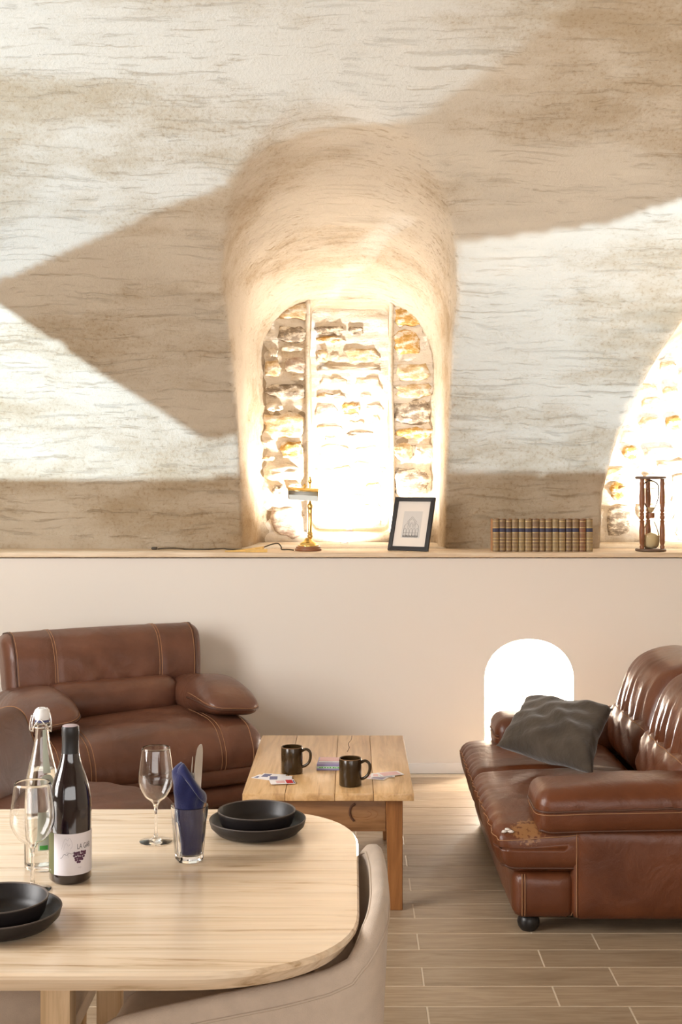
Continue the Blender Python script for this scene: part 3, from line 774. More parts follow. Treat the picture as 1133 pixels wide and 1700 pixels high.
def armchair():
    t = empty('leather_armchair', (-1.085, 6.10, 0), math.radians(27.7), 'dark brown leather armchair with wide headrest against the wall behind the coffee table', 'armchair')
    A = M['leather_a']; ST = M['stitch']
    # base and stacked front rolls
    pad('base', (0, .02, .105), (.86, .74, .13), .03, A, t, res=.04)
    pad('front_roll', (.01, -.375, .125), (.97, .14, .105), .05, A, t, (0, .01, 0), res=.025)
    pad('front_roll', (.01, -.39, .225), (.99, .16, .105), .052, A, t, (0, .01, 0), res=.025)
    for sx in (-1, 1):
        for sy in (-.3, .33):
            lathe('foot', [(0, 0), (.028, 0), (.032, .02), (.028, .05), (0, .05)], M['black_foot'], t, 16, (sx * .36, sy, 0))
        def f_side(P_, h): return P_
        pad('side_panel', (sx * .455, .06, .25), (.10, .74, .40), .04, A, t, (.008, 0, 0), res=.03)
    # seat with waterfall front
    def f_seat(P_, h):
        u = P_[:, 1] / h[1]
        P_ = P_.copy()
        P_[:, 2] += np.where(u < -.3, -.05 * ((-.3 - u) / .7) ** 2, 0) + .012 * np.sin(P_[:, 0] * 4)
        for x0 in (-.30, .30): P_[:, 2] -= .008 * np.exp(-((P_[:, 0] - x0) / .012) ** 2) * (P_[:, 2] > 0); P_[:, 1] += .006 * np.exp(-((P_[:, 0] - x0) / .012) ** 2) * (P_[:, 1] < -h[1] * .7)
        P_[:, 1] += pleat_x(P_, h, .0016, 60, 1.0, (P_[:, 1] < -h[1] * .6))
        P_[:, 2] += wav(P_, .006, 16, 21)
        return P_
    o, mp, h = pad('seat_cushion', (.02, -.135, .350), (1.04, .68, .185), .085, A, t, (.0, .015, .022), f_seat, res=.018)
    for x0 in (-.31, -.29, .29, .31, -.445, .445):
        q = ring_path(h, 0, x0, faces=(3, 0, 1) if False else None)
        q = [p for p in q if p[1] < .25 and p[2] > -.085]
        q.sort(key=lambda p: (0 if p[1] > -h[1] + 1e-6 else 1, -p[1], -p[2]))
        tube('stitching', mp(q, .0012), .0017, ST, o, 5)
    # lumbar cushion between the arms
    pad('lumbar_cushion', (0, .17, .50), (.66, .20, .20), .08, A, t, (0, .02, 0), lambda P_, h: P_ + np.stack([0 * P_[:, 0], wav(P_, .004, 22, 8), 0 * P_[:, 0]], 1), rot=(-.18, 0, 0), res=.022)
    # headrest panel
    def f_head(P_, h):
        P_ = P_.copy()
        fr = P_[:, 1] < 0
        for x0 in (-.26, .26): P_[:, 1] += fr * .010 * np.exp(-((P_[:, 0] - x0) / .013) ** 2)
        cen = np.exp(-(P_[:, 0] / .2) ** 2)
        lw = np.clip(.35 - P_[:, 2] / h[2], 0, 1.35) / 1.35
        P_[:, 1] += fr * (.012 * np.sin(P_[:, 0] * 48 + 16 * P_[:, 2] + 2 * np.sin(P_[:, 2] * 18)) * lw * cen + wav(P_, .008, 17, 4))
        P_[:, 1] += .055 * np.clip(P_[:, 2] / h[2], 0, 1) ** 2      # top rolls backwards
        P_[:, 0] *= 1 + .015 * P_[:, 2] / h[2]
        return P_
    o, mp, h = pad('headrest', (0, .315, .675), (.985, .20, .315), .06, A, t, (0, .025, .006), f_head, rot=(-.15, 0, 0), res=.016)
    for x0 in (-.267, -.255, .255, .267):
        q = [p for p in ring_path(h, 0, x0) if p[1] < h[1] - .03]
        q.sort(key=lambda p: (p[2] if p[1] <= -h[1] + 1e-6 else h[2] + 1 + p[1] if p[2] > 0 else -9 - p[1]))
        tube('stitching', mp(q, .0012), .0017, ST, o, 5)
    for x0 in (-.452, .452):
        q = [p for p in ring_path(h, 0, x0) if p[1] < h[1] - .03]
        q.sort(key=lambda p: (p[2] if p[1] <= -h[1] + 1e-6 else h[2] + 1 + p[1] if p[2] > 0 else -9 - p[1]))
        tube('seam', mp(q, .002), .004, M['stitch_d'], o, 6)
        tube('stitching', mp([[p[0] * .972, p[1], p[2]] for p in q], .0012), .0017, ST, o, 5)
    pad('back_shell', (0, .40, .45), (.90, .12, .56), .05, A, t, rot=(-.12, 0, 0), res=.04)
    # arm pads, pointed towards the front
    for sx in (-1, 1):
        def f_arm(P_, h, sx=sx):
            P_ = P_.copy(); u = np.clip((-P_[:, 1]) / h[1], -1, 1)
            P_[:, 2] *= 1 - .62 * np.clip(u, 0, 1) ** 1.5
            P_[:, 2] += .022 * np.sin((u + .2) * 2.2) - .012 * np.clip(u, 0, 1) ** 2
            P_[:, 0] *= 1 + .10 * np.clip(u, -1, 1) - .30 * np.clip(u - .55, 0, 1)
            P_[:, 2] += wav(P_, .003, 25, 9)
            P_[:, 2] += .003 * np.sin(P_[:, 1] * 60 + P_[:, 0] * 30) * np.exp(-((u + .5) / .3) ** 2) * (P_[:, 2] > 0)
            return P_
        o, mp, h = pad('armrest', (sx * .425, -.035, .512), (.26, .67, .17), .07, A, t, (.01, 0, .015), f_arm, rot=(0.02, sx * .10, 0), res=.018)
        ed = [[sx * h[0], y, -.01] for y in np.linspace(h[1] * .9, -h[1], 24)] + [[x, -h[1], -.01] for x in np.linspace(sx * h[0], -sx * h[0], 14)] + [[-sx * h[0], y, -.01] for y in np.linspace(-h[1], -h[1] * .2, 10)]
        tube('seam', mp(ed, .002), .0045, M['stitch_d'], o, 6)
        tube('stitching', mp([[a, b, c + .022] for a, b, c in ed], .001), .0016, ST, o, 5)
    return t
armchair()

def lounge():
    t = empty('leather_lounge_chair', (-1.10, 4.78, 0), math.radians(75), 'low armless brown leather lounge chair between dining table and armchair', 'armchair')
    A = M['leather_l']; ST = M['stitch']
    pad('base', (0, -.02, .14), (.56, .62, .20), .04, A, t, res=.04)
    for sx in (-1, 1):
        for sy in (-.25, .22): lathe('foot', [(0, 0), (.024, 0), (.028, .045), (0, .045)], M['black_foot'], t, 16, (sx * .22, sy, 0))
    def f_seat(P_, h):
        P_ = P_.copy(); u = P_[:, 1] / h[1]
        P_[:, 2] += -.05 * np.clip(-u, 0, 1) ** 2
        P_[:, 2] += (P_[:, 2] > 0) * .005 * np.sin(P_[:, 1] * 52 + 9 * P_[:, 0] + 2 * np.sin(P_[:, 0] * 11)) * np.clip(.3 - u, 0, 1)
        return P_
    pad('seat_cushion', (0, -.06, .31), (.62, .66, .17), .075, A, t, (0, .02, .02), f_seat, res=.02)
    o, mp, h = pad('backrest', (0, .30, .455), (.62, .19, .44), .07, A, t, (0, .02, 0), lambda P_, h: P_ + np.stack([0 * P_[:, 0], wav(P_, .004, 18, 6), 0 * P_[:, 0]], 1), rot=(-.33, 0, 0), res=.022)
    for x0 in (-.25, .25):
        q = [p for p in ring_path(h, 0, x0) if p[1] < h[1] - .02]
        q.sort(key=lambda p: (p[2] if p[1] <= -h[1] + 1e-6 else h[2] + 1 + p[1] if p[2] > 0 else -9 - p[1]))
        tube('stitching', mp(q, .0012), .002, ST, o, 5)
    for s in (-1, 1):
        q = [[s * h[0], -.05, z] for z in np.linspace(-h[2], h[2], 26)] + [[s * h[0], y, h[2]] for y in np.linspace(-.05, h[1], 8)]
        tube('seam', mp(q, .002), .004, M['stitch_d'], o, 6)
lounge()

def sofa():
    # local +x runs towards the viewer, front is -y (faces the coffee table)
    t = empty('leather_sofa', (1.00, 5.20, 0), -PI / 2, 'worn cognac leather two seat sofa on black ball feet beside the low niche', 'sofa')
    A = M['leather_s']; ST = M['stitch']
    HL = .75
    for sx in (-1, 1):
        for sy in (-.385, .38):
            lathe('foot', [(0, 0), (.026, 0), (.036, .012), (.040, .03), (.034, .05), (.02, .062), (0, .062)], M['black_foot'], t, 20, (sx * (HL - .08), sy, 0))
    o, mp, h = pad('front_base', (0, -.335, .135), (1.46, .22, .165), .035, A, t, (.006, .014, 0), res=.03)
    q = [[h[0], -h[1] + .03, z] for z in np.linspace(-h[2], h[2], 10)]; tube('stitching', mp(q, .0015), .0018, ST, o, 5)
    q = [[h[0], -h[1] + .04, z] for z in np.linspace(-h[2], h[2], 10)]; tube('stitching', mp(q, .0015), .0018, ST, o, 5)
    q = [[h[0], h[1] - .012, z] for z in np.linspace(-h[2], h[2], 10)]; tube('stitching', mp(q, .0015), .0018, ST, o, 5)
    pad('rear_base', (0, .10, .135), (1.42, .68, .165), .03, A, t, res=.05)
    # side walls under the arms
    for sx in (-1, 1):
        o, mp, h = pad('side_panel', (sx * (HL - .075), .13, .215), (.15, .75, .325), .03, A, t, (.012, 0, 0), lambda P_, h: P_ + np.stack([wav(P_, .003, 14, 2), 0 * P_[:, 0], 0 * P_[:, 0]], 1), res=.03)
        q = [[sx * h[0], -h[1] + .014, z] for z in np.linspace(-h[2] + .01, h[2] - .02, 14)]
        tube('stitching', mp(q, .0012), .0018, ST, o, 5)
    # T-shaped seat cushion: full length in front of the arms
    def f_seat(P_, h):
        P_ = P_.copy(); u = P_[:, 1] / h[1]; top = P_[:, 2] > 0
        sag = .035 * np.clip((np.abs(P_[:, 0]) - h[0] * .62) / (h[0] * .38), 0, 1) ** 1.5
        P_[:, 2] -= top * sag * np.clip(-u, 0, 1) ** .5
        P_[:, 2] -= top * .020 * np.exp(-(P_[:, 0] / .022) ** 2)
        fr = np.clip(-u - .55, 0, .45) / .45
        P_[:, 1] += fr * (pleat_x(P_, h, .0055, 84, .3, 1.0) + .022 * np.exp(-(P_[:, 0] / .02) ** 2))
        P_[:, 2] += top * (.0045 * np.sin(P_[:, 0] * 46 + 3 * np.sin(P_[:, 1] * 9) + 7 * P_[:, 1]) * np.clip(.4 - np.abs(u - .1), 0, 1) + wav(P_, .008, 11, 31))
        P_[:, 1] += -.02 * np.clip(P_[:, 2] / h[2], -1, 1) * (u < -.5)
        return P_
    seat, mp, h = pad('seat_cushion', (0, -.185, .305), (1.49, .64, .185), .055, M['leather_w'], t, (.004, .012, .020), f_seat, res=.0155)
    q = [[x, -h[1], h[2] - .035] for x in np.linspace(-h[0], h[0], 90)] + [[h[0], y, h[2] - .035] for y in np.linspace(-h[1], -.03, 16)]
    tube('stitching', mp(q, .001), .0018, ST, seat, 5)
    q = [[x, -h[1], -h[2] + .012] for x in np.linspace(-h[0], h[0], 90)] + [[h[0], y, -h[2] + .012] for y in np.linspace(-h[1], -.03, 16)]
    tube('seam', mp(q, .001), .004, M['stitch_d'], seat, 6)
    M['fluff'] = simple('padding_fluff', (.72, .66, .60), .95)
    rr = random.Random(12)
    for (x, y) in ((-.470, .735), (-.455, .725), (-.440, .738)):
        V = []
        o_ = lathe('exposed_padding', [(0, -.004), (.006, -.003), (.009, .001), (.005, .005), (0, .006)], M['fluff'], seat, 9, None)
        base = mp([[y, -h[1] + (x + .505), h[2]]], .001)[0]
        for v in o_.data.vertices: v.co = Vector(base) + Vector((v.co.x * rr.uniform(.7, 1.5), v.co.y * rr.uniform(.7, 1.6), v.co.z))
    # arm pads
    for sx in (-1, 1):
        def f_arm(P_, h):
            P_ = P_.copy(); u = -P_[:, 1] / h[1]; top = P_[:, 2] > 0
            P_[:, 2] -= .012 * np.clip(u - .6, 0, 1)
            P_[:, 2] += top * (.0035 * np.sin(P_[:, 1] * 62 + 3 * np.sin(P_[:, 0] * 20) + 14 * P_[:, 0]) * np.clip(.55 - u, 0, 1.2) + wav(P_, .005, 15, 12))
            return P_
        o, mp, h = pad('armrest', (sx * (HL - .115), .10, .435), (.265, .94, .165), .055, A, t, (.008, 0, .018), f_arm, rot=(.02, 0, 0), res=.018)
        ed = [[sx * h[0], y, .012] for y in np.linspace(h[1], -h[1], 40)] + [[x, -h[1], .012] for x in np.linspace(sx * h[0], -sx * h[0], 16)]
        tube('seam', mp(ed, .001), .0038, M['stitch_d'], o, 6)
        tube('stitching', mp([[a, b, c - .012] for a, b, c in ed], .001), .0016, ST, o, 5)
        q = [[x, y, -h[2] + .012] for x, y, z in ed]
        tube('seam', mp(q, .001), .0038, M['stitch_d'], o, 6)
    # lumbar and upper back cushions, two of each
    for sx in (-1, 1):
        def f_l(P_, h):
            P_ = P_.copy(); P_[:, 1] += (P_[:, 1] < 0) * (.0045 * np.sin(P_[:, 0] * 44 + P_[:, 2] * 40 + 2 * np.sin(P_[:, 2] * 14)) + wav(P_, .006, 14, 7)); return P_
        o, mp, h = pad('lumbar_cushion', (sx * .312, .235, .475), (.62, .20, .24), .085, A, t, (0, .02, .008), f_l, rot=(-.30, 0, 0), res=.018)
        q = [[x, -h[1], h[2] - .05] for x in np.linspace(-h[0], h[0], 40)]; tube('stitching', mp(q, .0012), .0017, ST, o, 5)
        def f_b(P_, h):
            P_ = P_.copy(); fr = P_[:, 1] < .02; v = P_[:, 2] / h[2]
            fall = np.clip(.75 - v, 0, 1.6) ** 1.2 / 1.6
            P_[:, 1] += fr * (.0075 * (np.sin(P_[:, 0] * 66 + 1.4 * np.sin(P_[:, 2] * 9) + 1.5 * np.sin(P_[:, 0] * 9)) + .5 * np.sin(P_[:, 0] * 109 + 4 * P_[:, 2])) * fall + wav(P_, .004, 12, 5))
            P_[:, 1] += .10 * np.clip(v, 0, 1) ** 2 - .02 * np.clip(-v, 0, 1)
            P_[:, 2] += -.012 * (P_[:, 0] / h[0]) ** 2 * (v > 0)
            return P_
        o, mp, h = pad('back_cushion', (sx * .312, .325, .655), (.63, .22, .40), .095, A, t, (0, .03, .01), f_b, rot=(-.22, 0, 0), res=.0145)
        q = [[x, .0, h[2]] for x in np.linspace(-h[0], h[0], 50)]; tube('seam', mp(q, .001), .0038, M['stitch_d'], o, 6)
        q = [[x, .014, h[2]] for x in np.linspace(-h[0], h[0], 50)]; tube('stitching', mp(q, .001), .0016, ST, o, 5)
    pad('back_shell', (0, .47, .42), (1.34, .12, .62), .05, A, t, rot=(-.16, 0, 0), res=.05)
    return t
sofa()

# worn patch and pale fluff on the near corner of the seat
def pillow():
    BL, BR = at(824, 1243, 5.30), at(985, 1291, 4.92)
    TL, TR = at(874, 1162, 5.60), at(1018, 1176, 5.16)
    BL.z += .012; BR.z += .012
    cn = (BR - BL).cross(TL - BL).normalized()
    n = 34; V, Fc = [], []
    for side in (1, -1):
        for j in range(n + 1):
            for i in range(n + 1):
                u, v = i / n, j / n
                a, b = 2 * u - 1, 2 * v - 1
                # sides drawn inwards between the corners
                uu = .5 + .5 * a * (1 - .10 * (1 - b * b)); vv = .5 + .5 * b * (1 - .10 * (1 - a * a))
                p = BL * (1 - uu) * (1 - vv) + BR * uu * (1 - vv) + TL * (1 - uu) * vv + TR * uu * vv
                th = .088 * max(0, (1 - a * a) * (1 - b * b)) ** .36
                w = 1.7 * .0045 * math.sin(a * 3 + b * 5 + 1.5 * math.sin(a * 3)) + .0034 * math.sin(a * 5 - b * 13 + 2 * math.sin(a * 2.5)) + .0030 * math.sin((a * .6 + b) * 11 + a * a * 3)
                th2 = th + w * min(1, th / .05)
                V.append(p + cn * (th2 * (1.0 if side < 0 else .8) * -side))
    m_ = (n + 1) ** 2
    for s in range(2):
        for j in range(n):
            for i in range(n):
                q = (s * m_ + j * (n + 1) + i, s * m_ + j * (n + 1) + i + 1, s * m_ + (j + 1) * (n + 1) + i + 1, s * m_ + (j + 1) * (n + 1) + i)
                Fc.append(q if s else q[::-1])
    o = mk('throw_pillow', V, Fc, M['pillow'])
    bm = bmesh.new(); bm.from_mesh(o.data); bmesh.ops.remove_doubles(bm, verts=bm.verts, dist=.0005); bmesh.ops.recalc_face_normals(bm, faces=bm.faces); bm.to_mesh(o.data); bm.free()
    o.data.polygons.foreach_set('use_smooth', [True] * len(o.data.polygons))
    setp(o, 'dark taupe velvet throw pillow leaning on the leather sofa', 'pillow')
pillow()

# ------------------------------------------------------------------ coffee table
CT = 0.4375
def coffee_table():
    x0, x1, y0, y1 = -.400, .222, 4.68, 5.71
    t = empty('coffee_table', ((x0 + x1) / 2, (y0 + y1) / 2, 0), 0, 'old rustic wooden coffee table with four square legs', 'table')
    cx, cy = (x0 + x1) / 2, (y0 + y1) / 2
    b = [x0, x0 + .155, x0 + .335, x0 + .475, x1]
    for i in range(4):
        box('top_plank', (b[i] - cx + .0006, y0 - cy, CT - .028 - .0004 * (i % 2)), (b[i + 1] - cx - .0006, y1 - cy, CT - .0004 * (i % 2)), M['old'], t, .0025)
    # split running along one plank
    ck = spline([(.085, .505, CT), (.082, .42, CT), (.070, .34, CT), (.074, .26, CT), (.066, .18, CT)], 6)
    tube('split', [(p[0], p[1], CT - .0012) for p in ck], .0022, M['knot'], t, 5)
    hw, hd = (x1 - x0) / 2, (y1 - y0) / 2
    for sx in (-1, 1):
        for sy in (-1, 1):
            bm = bmesh.new(); bmesh.ops.create_cube(bm, size=1)
            for v in bm.verts:
                w = .062 if v.co.z > 0 else .050
                top = v.co.z > 0
                v.co = Vector((sx * (hw - .04 - .031) + v.co.x * w + (0 if top else sx * .006), sy * (hd - .035 - .031) + v.co.y * w, CT - .028 if top else 0))
            bmesh.ops.bevel(bm, geom=bm.edges[:], offset=.0025, segments=1, affect='EDGES')
            mesh_from_bm('leg', bm, M['old_leg'], t)
    z0, z1 = .288, CT - .028
    ax, ay = hw - .04 - .062, hd - .035 - .062
    for sy in (-1, 1):
        o = box('apron', (-ax, sy * (hd - .052) - .011, z0), (ax, sy * (hd - .052) + .011, z1), M['old_apron'], t, .002)
        if sy < 0:
            yf = sy * (hd - .052) - .011
            arcs = [spline([(.098, yf, .390), (.083, yf, .378), (.078, yf, .358), (.083, yf, .340), (.093, yf, .327)], 5)]
            tube('knot_mark', arcs[0], .005, M['knot'], o, 5)
            tubes('knot_mark', [spline([(.12 + .06 * math.cos(a) * s, yf, .352 + .022 * math.sin(a) * s) for a in np.linspace(-2.6, .9, 8)], 4) for s in (1, .62)], .0009, M['old_leg'], o, 5)
    for sx in (-1, 1):
        box('apron', (sx * (hw - .057) - .011, -ay, z0), (sx * (hw - .057) + .011, ay, z1), M['old_apron'], t, .002)
coffee_table()

def mug(px, pyb, d, label):
    p = at(px, PY + (CH - CT) * F / d, d)
    t = empty('mug', (p.x, d, CT + .0006), 0, label, 'mug', 'dark brown mugs on the coffee table')
    R, H = .0415, .101
    lathe('body', [(0, 0), (R - .003, 0), (R, .003), (R, H - .003), (R - .001, H - .001)], M['mug'], t, 48)
    lathe('interior', [(R - .001, H - .001), (R - .0035, H - .003), (R - .004, .01), (0, .008)], M['mug'], t, 48)
    lathe('rim', [(R - .0002, H - .003), (R + .0004, H - .0015), (R - .001, H + .0006), (R - .0035, H - .001)], M['mug_rim'], t, 48)
    lathe('coffee', [(0, H - .03), (R - .0042, H - .03)], M['coffee'], t, 40)
    hp = spline([(R - .004, 0, .084), (R + .014, 0, .092), (R + .029, 0, .082), (R + .031, 0, .060), (R + .024, 0, .040), (R + .010, 0, .028), (R - .004, 0, .024)], 6)
    tube('handle', hp, [.0055] * len(hp), M['mug'], t, 10)
    t.rotation_euler.z = math.radians(-8)
mug(485, 0, 5.00, 'dark brown glazed mug at the back left of the coffee table')
mug(582, 0, 4.80, 'dark brown glazed mug at the front right of the coffee table')

def card_box():
    p0 = at(527, 0, 5.04).x
    t = empty('card_box', (p0 + .053, 5.10, CT + .0006), math.radians(-3), 'lavender printed card box lying behind the front mug', 'box')
    box('lower_tray', (-.052, -.062, 0), (.052, .062, .007), M['lavender'], t, .001)
    box('print_band', (-.0525, -.0625, .007), (.0525, .0625, .015), M['mint'], t, .0005)
    box('lid', (-.052, -.062, .015), (.052, .062, .024), M['lavender'], t, .001)
    box('top_label', (-.047, -.006, .024), (.047, .056, .0245), M['card_pink'], t)
    box('top_label', (-.047, -.028, .024), (.047, -.012, .0246), M['card'], t)
    rr = random.Random(2)
    for k in range(9):
        x = -.044 + k * .0105 + rr.uniform(0, .002)
        box('print_mark', (x, -.0632, .0085), (x + rr.uniform(.004, .007), -.0624, .0085 + rr.uniform(.003, .005)), M['green'], t)
card_box()

def playing_card(px, py, ang, label, group, lift, art, tilt=0.0):
    d = (CH - CT) * F / (py - PY)
    p = at(px, py, d)
    t = empty('playing_card', (p.x, d, CT + .0006 + lift), math.radians(ang), label, 'card', group)
    w, h = .032, .046
    ol = []
    for sx, sy, a0 in ((1, 1, 0), (-1, 1, 90), (-1, -1, 180), (1, -1, 270)):
        for k in range(4):
            a = math.radians(a0 + k * 30); ol.append((sx * (w - .004) + .004 * math.cos(a), sy * (h - .004) + .004 * math.sin(a)))
    prism('card_face', ol, 0, .0007, M['card'], t)
    for (u0, v0, u1, v1, m_) in art:
        box('print', (u0 * w, v0 * h, .0007), (u1 * w, v1 * h, .00085), M[m_], t)
A1 = [(-.8, -.8, .2, -.3, 'card_red'), (-.6, 0, .7, .7, 'card_pink')]
A2 = [(-.8, .2, .8, .85, 'card_blue'), (-.5, -.7, .5, 0, 'card')]
A3 = [(-.7, -.8, .7, .2, 'lavender'), (-.6, .4, .6, .8, 'card_pink')]
gl = 'cards fanned out on the left of the coffee table'
playing_card(441, 1291, 62, 'white card lying leftmost of the fan by the back mug', gl, 0, [(-.7, .5, .1, .8, 'card_blue')])
playing_card(453, 1289, 76, 'white card with blue edge at the back of the fan by the back mug', gl, .0012, A2)
playing_card(465, 1293, 92, 'blue printed card in the middle of the fan by the back mug', gl, .0024, A2)
playing_card(469, 1300, 100, 'red and pink printed card lying nearest the table edge', gl, .0036, [(-.85, -.85, .85, -.3, 'card_red'), (-.6, -.2, .6, .5, 'card_pink'), (-.85, -.98, .5, -.88, 'card_blue')])
gr = 'cards fanned out on the right of the coffee table'
playing_card(624, 1291, 66, 'pale lavender card leftmost of the fan by the front mug handle', gr, 0, A3)
playing_card(636, 1288, 88, 'pale pink card in the middle of the fan by the front mug', gr, .0012, A3)
playing_card(648, 1286, 112, 'pink card with dark edge at the right end of the card fan', gr, .0024, [(-.8, -.8, .8, .8, 'card_pink')])

# ------------------------------------------------------------------ dining table and chairs
TZ = 0.76
def dining_table():
    X1_, X0_, Y0_, Y1_ = .006, -1.98, 2.165, 3.225
    cx, cy = (X0_ + X1_) / 2, (Y0_ + Y1_) / 2
    t = empty('dining_table', (cx, cy, 0), 0, 'pale oak dining table with rounded corners in the foreground', 'table')
    hw, hd = (X1_ - X0_) / 2, (Y1_ - Y0_) / 2
    R_ = .30; e = 2.35
    out = []
    for sx, sy, a0 in ((1, 1, 0), (-1, 1, 90), (-1, -1, 180), (1, -1, 270)):
        for k in range(15):
            a = math.radians(a0 + 90 * k / 14); c, s = math.cos(a), math.sin(a)
            x = sx * (hw - R_) + R_ * math.copysign(abs(c) ** (2 / e), c); y = sy * (hd - R_) + R_ * math.copysign(abs(s) ** (2 / e), s)
            x += math.copysign(.008, x) * (1 - (y / hd) ** 2) if abs(x) > hw - R_ else 0
            out.append((x, y))
    def scaled(o): return [(x - math.copysign(o, x) * min(1, abs(x) / hw), y - math.copysign(o, y) * min(1, abs(y) / hd)) for x, y in out]
    V, Fc = [], []
    n = len(out)
    for off, z in ((.004, TZ), (.0, TZ - .004), (.0, TZ - .010), (.016, TZ - .034)):
        V += [(x, y, z) for x, y in scaled(off)]
    for r_ in range(3):
        for i in range(n): Fc.append((r_ * n + i, (r_ + 1) * n + i, (r_ + 1) * n + (i + 1) % n, r_ * n + (i + 1) % n))
    Fc.append(tuple(range(n))); Fc.append(tuple(range(3 * n, 4 * n))[::-1])
    o = mk('tabletop', V, Fc, M['oak'], t)
    bm = bmesh.new(); bm.from_mesh(o.data); bmesh.ops.recalc_face_normals(bm, faces=bm.faces); bm.to_mesh(o.data); bm.free()
    smooth_by_angle(o, 25)
    for lx in (-.555, -1.42):
        for ly in (2.44, 2.97):
            box('leg', (lx - cx - .028, ly - cy - .028, 0), (lx - cx + .028, ly - cy + .028, TZ - .034), M['oak_leg'], t, .003)
    for ly in (2.44, 2.97):
        box('rail', (-1.39 - cx, ly - cy - .012, TZ - .10), (-.585 - cx, ly - cy + .012, TZ - .034), M['oak_leg'], t, .002)
    for lx in (-.555, -1.42):
        box('rail', (lx - cx - .012, 2.47 - cy, TZ - .10), (lx - cx + .012, 2.94 - cy, TZ - .034), M['oak_leg'], t, .002)
dining_table()

def tub_chair(loc, rz, label):
    """upholstered tub chair, front is -y"""
    t = empty('tub_chair', loc, rz, label, 'chair', 'beige tub chairs around the dining table')
    Wd, Dp = .245, .26            # half width, back offset
    def plan(s):
        # s from 0 (right arm front) .. 1 (left arm front), passing round the back
        L1, La = .40, .245 * PI * .62
        pts = []
        return pts
    half = [(.225, -.27), (.255, -.12), (.268, .04), (.272, .15), (.262, .225), (.225, .262), (.12, .274)]
    path = spline(half + [(0, .276)] + [(-a_, b_) for a_, b_ in half[::-1]], 10)
    path = [np.array(p) for p in path]; n = len(path)
    def rim(y): # top height by depth position
        return float(np.interp(y, [-.275, -.26, -.235, -.20, -.12, -.02, .10, .19, .225, .245, .258, .268], [.50, .535, .57, .595, .620, .645, .672, .696, .712, .742, .772, .785]))
    th = .036
    rows_out, V, Fc = [], [], []
    nz = 10
    prof_rows = []
    for i, p in enumerate(path):
        tn = path[min(i + 1, n - 1)] - path[max(i - 1, 0)]; tn = tn / np.linalg.norm(tn)
        nm = np.array([tn[1], -tn[0]])
        if np.dot(nm, p) < 0 and abs(p[0]) > .02: nm = -nm
        if abs(p[0]) <= .02: nm = np.array([0, 1.0])
        zt = rim(p[1]); zb = .16
        col = []
        for k in range(nz + 1):
            z = zb + (zt - .02 - zb) * k / nz
            sp = .016 * (z - .45) / .35          # flares outwards upwards
            col.append((p + nm * (th / 2 + sp), z))
        spt = .016 * (zt - .45) / .35
        for a in (35, 70, 110, 145):
            col.append((p + nm * (spt + th / 2 * math.cos(math.radians(a))), zt - .02 + .02 * math.sin(math.radians(a))))
        for k in range(nz, -1, -1):
            z = zb + (zt - .02 - zb) * k / nz
            sp = .016 * (z - .45) / .35
            col.append((p + nm * (sp - th / 2), z))
        prof_rows.append(([tuple((*q, z)) for q, z in col], nm, spt, zt))
    m_ = len(prof_rows[0][0])
    for r_ in prof_rows: V += r_[0]
    for i in range(n - 1):
        for k in range(m_):
            k2 = (k + 1) % m_
            Fc.append((i * m_ + k, (i + 1) * m_ + k, (i + 1) * m_ + k2, i * m_ + k2))
    Fc.append(tuple(range(m_))); Fc.append(tuple((n - 1) * m_ + k for k in range(m_))[::-1])
    sh = mk('shell', V, Fc, M['fabric'], t)
    bm = bmesh.new(); bm.from_mesh(sh.data); bmesh.ops.recalc_face_normals(bm, faces=bm.faces); bm.to_mesh(sh.data); bm.free()
    smooth_by_angle(sh, 50)
    pipe = []
    pin = []
    for i, p in enumerate(path):
        nm, spt, zt = prof_rows[i][1:]
        z = zt - .040; sp = .016 * (z - .45) / .35
        q = p + nm * (th / 2 + sp + .0005); pipe.append((*q, z))
        q = p + nm * (spt - th / 2 - .0005); pin.append((*q, zt - .018))
    tube('piping', pipe, .0028, M['piping'], sh, 6)
    tube('piping', pin, .0032, M['piping'], sh, 6)
    # inner back pad
    pad('inner_back', (0, .205, .56), (.36, .05, .20), .024, M['fabric'], t, (0, .012, 0), lambda P_, h: P_ + np.stack([0 * P_[:, 0], -.30 * P_[:, 0] ** 2 * 3, 0 * P_[:, 0]], 1), rot=(-.06, 0, 0), res=.025)
    pad('seat_cushion', (0, -.03, .41), (.445, .47, .12), .045, M['fabric'], t, (0, .01, .012), res=.03)
    pad('seat_frame', (0, -.02, .31), (.42, .44, .08), .02, M['fabric'], t, res=.05)
    for sx in (-1, 1):
        for sy in (-.17, .17):
            lathe('leg', [(0, 0), (.011, 0), (.017, .27), (0, .27)], M['oak_leg'], t, 14, (sx * .17, sy, 0))
    return t
tub_chair((-.236, 2.635, 0), math.radians(-90), 'beige linen tub chair tucked under the right end of the dining table')
def stool():
    t = empty('linen_stool', (-.92, 3.07, 0), 0, 'low beige linen stool in the shade under the dining table', 'stool')
    pad('seat_cushion', (0, 0, .40), (.60, .44, .12), .055, M['fabric'], t, (0, .01, .012), res=.03)
    pad('seat_frame', (0, 0, .315), (.56, .40, .06), .02, M['fabric'], t, res=.05)
    for sx in (-1, 1):
        for sy in (-1, 1): lathe('leg', [(0, 0), (.011, 0), (.017, .29), (0, .29)], M['oak_leg'], t, 14, (sx * .24, sy * .16, 0))
stool()

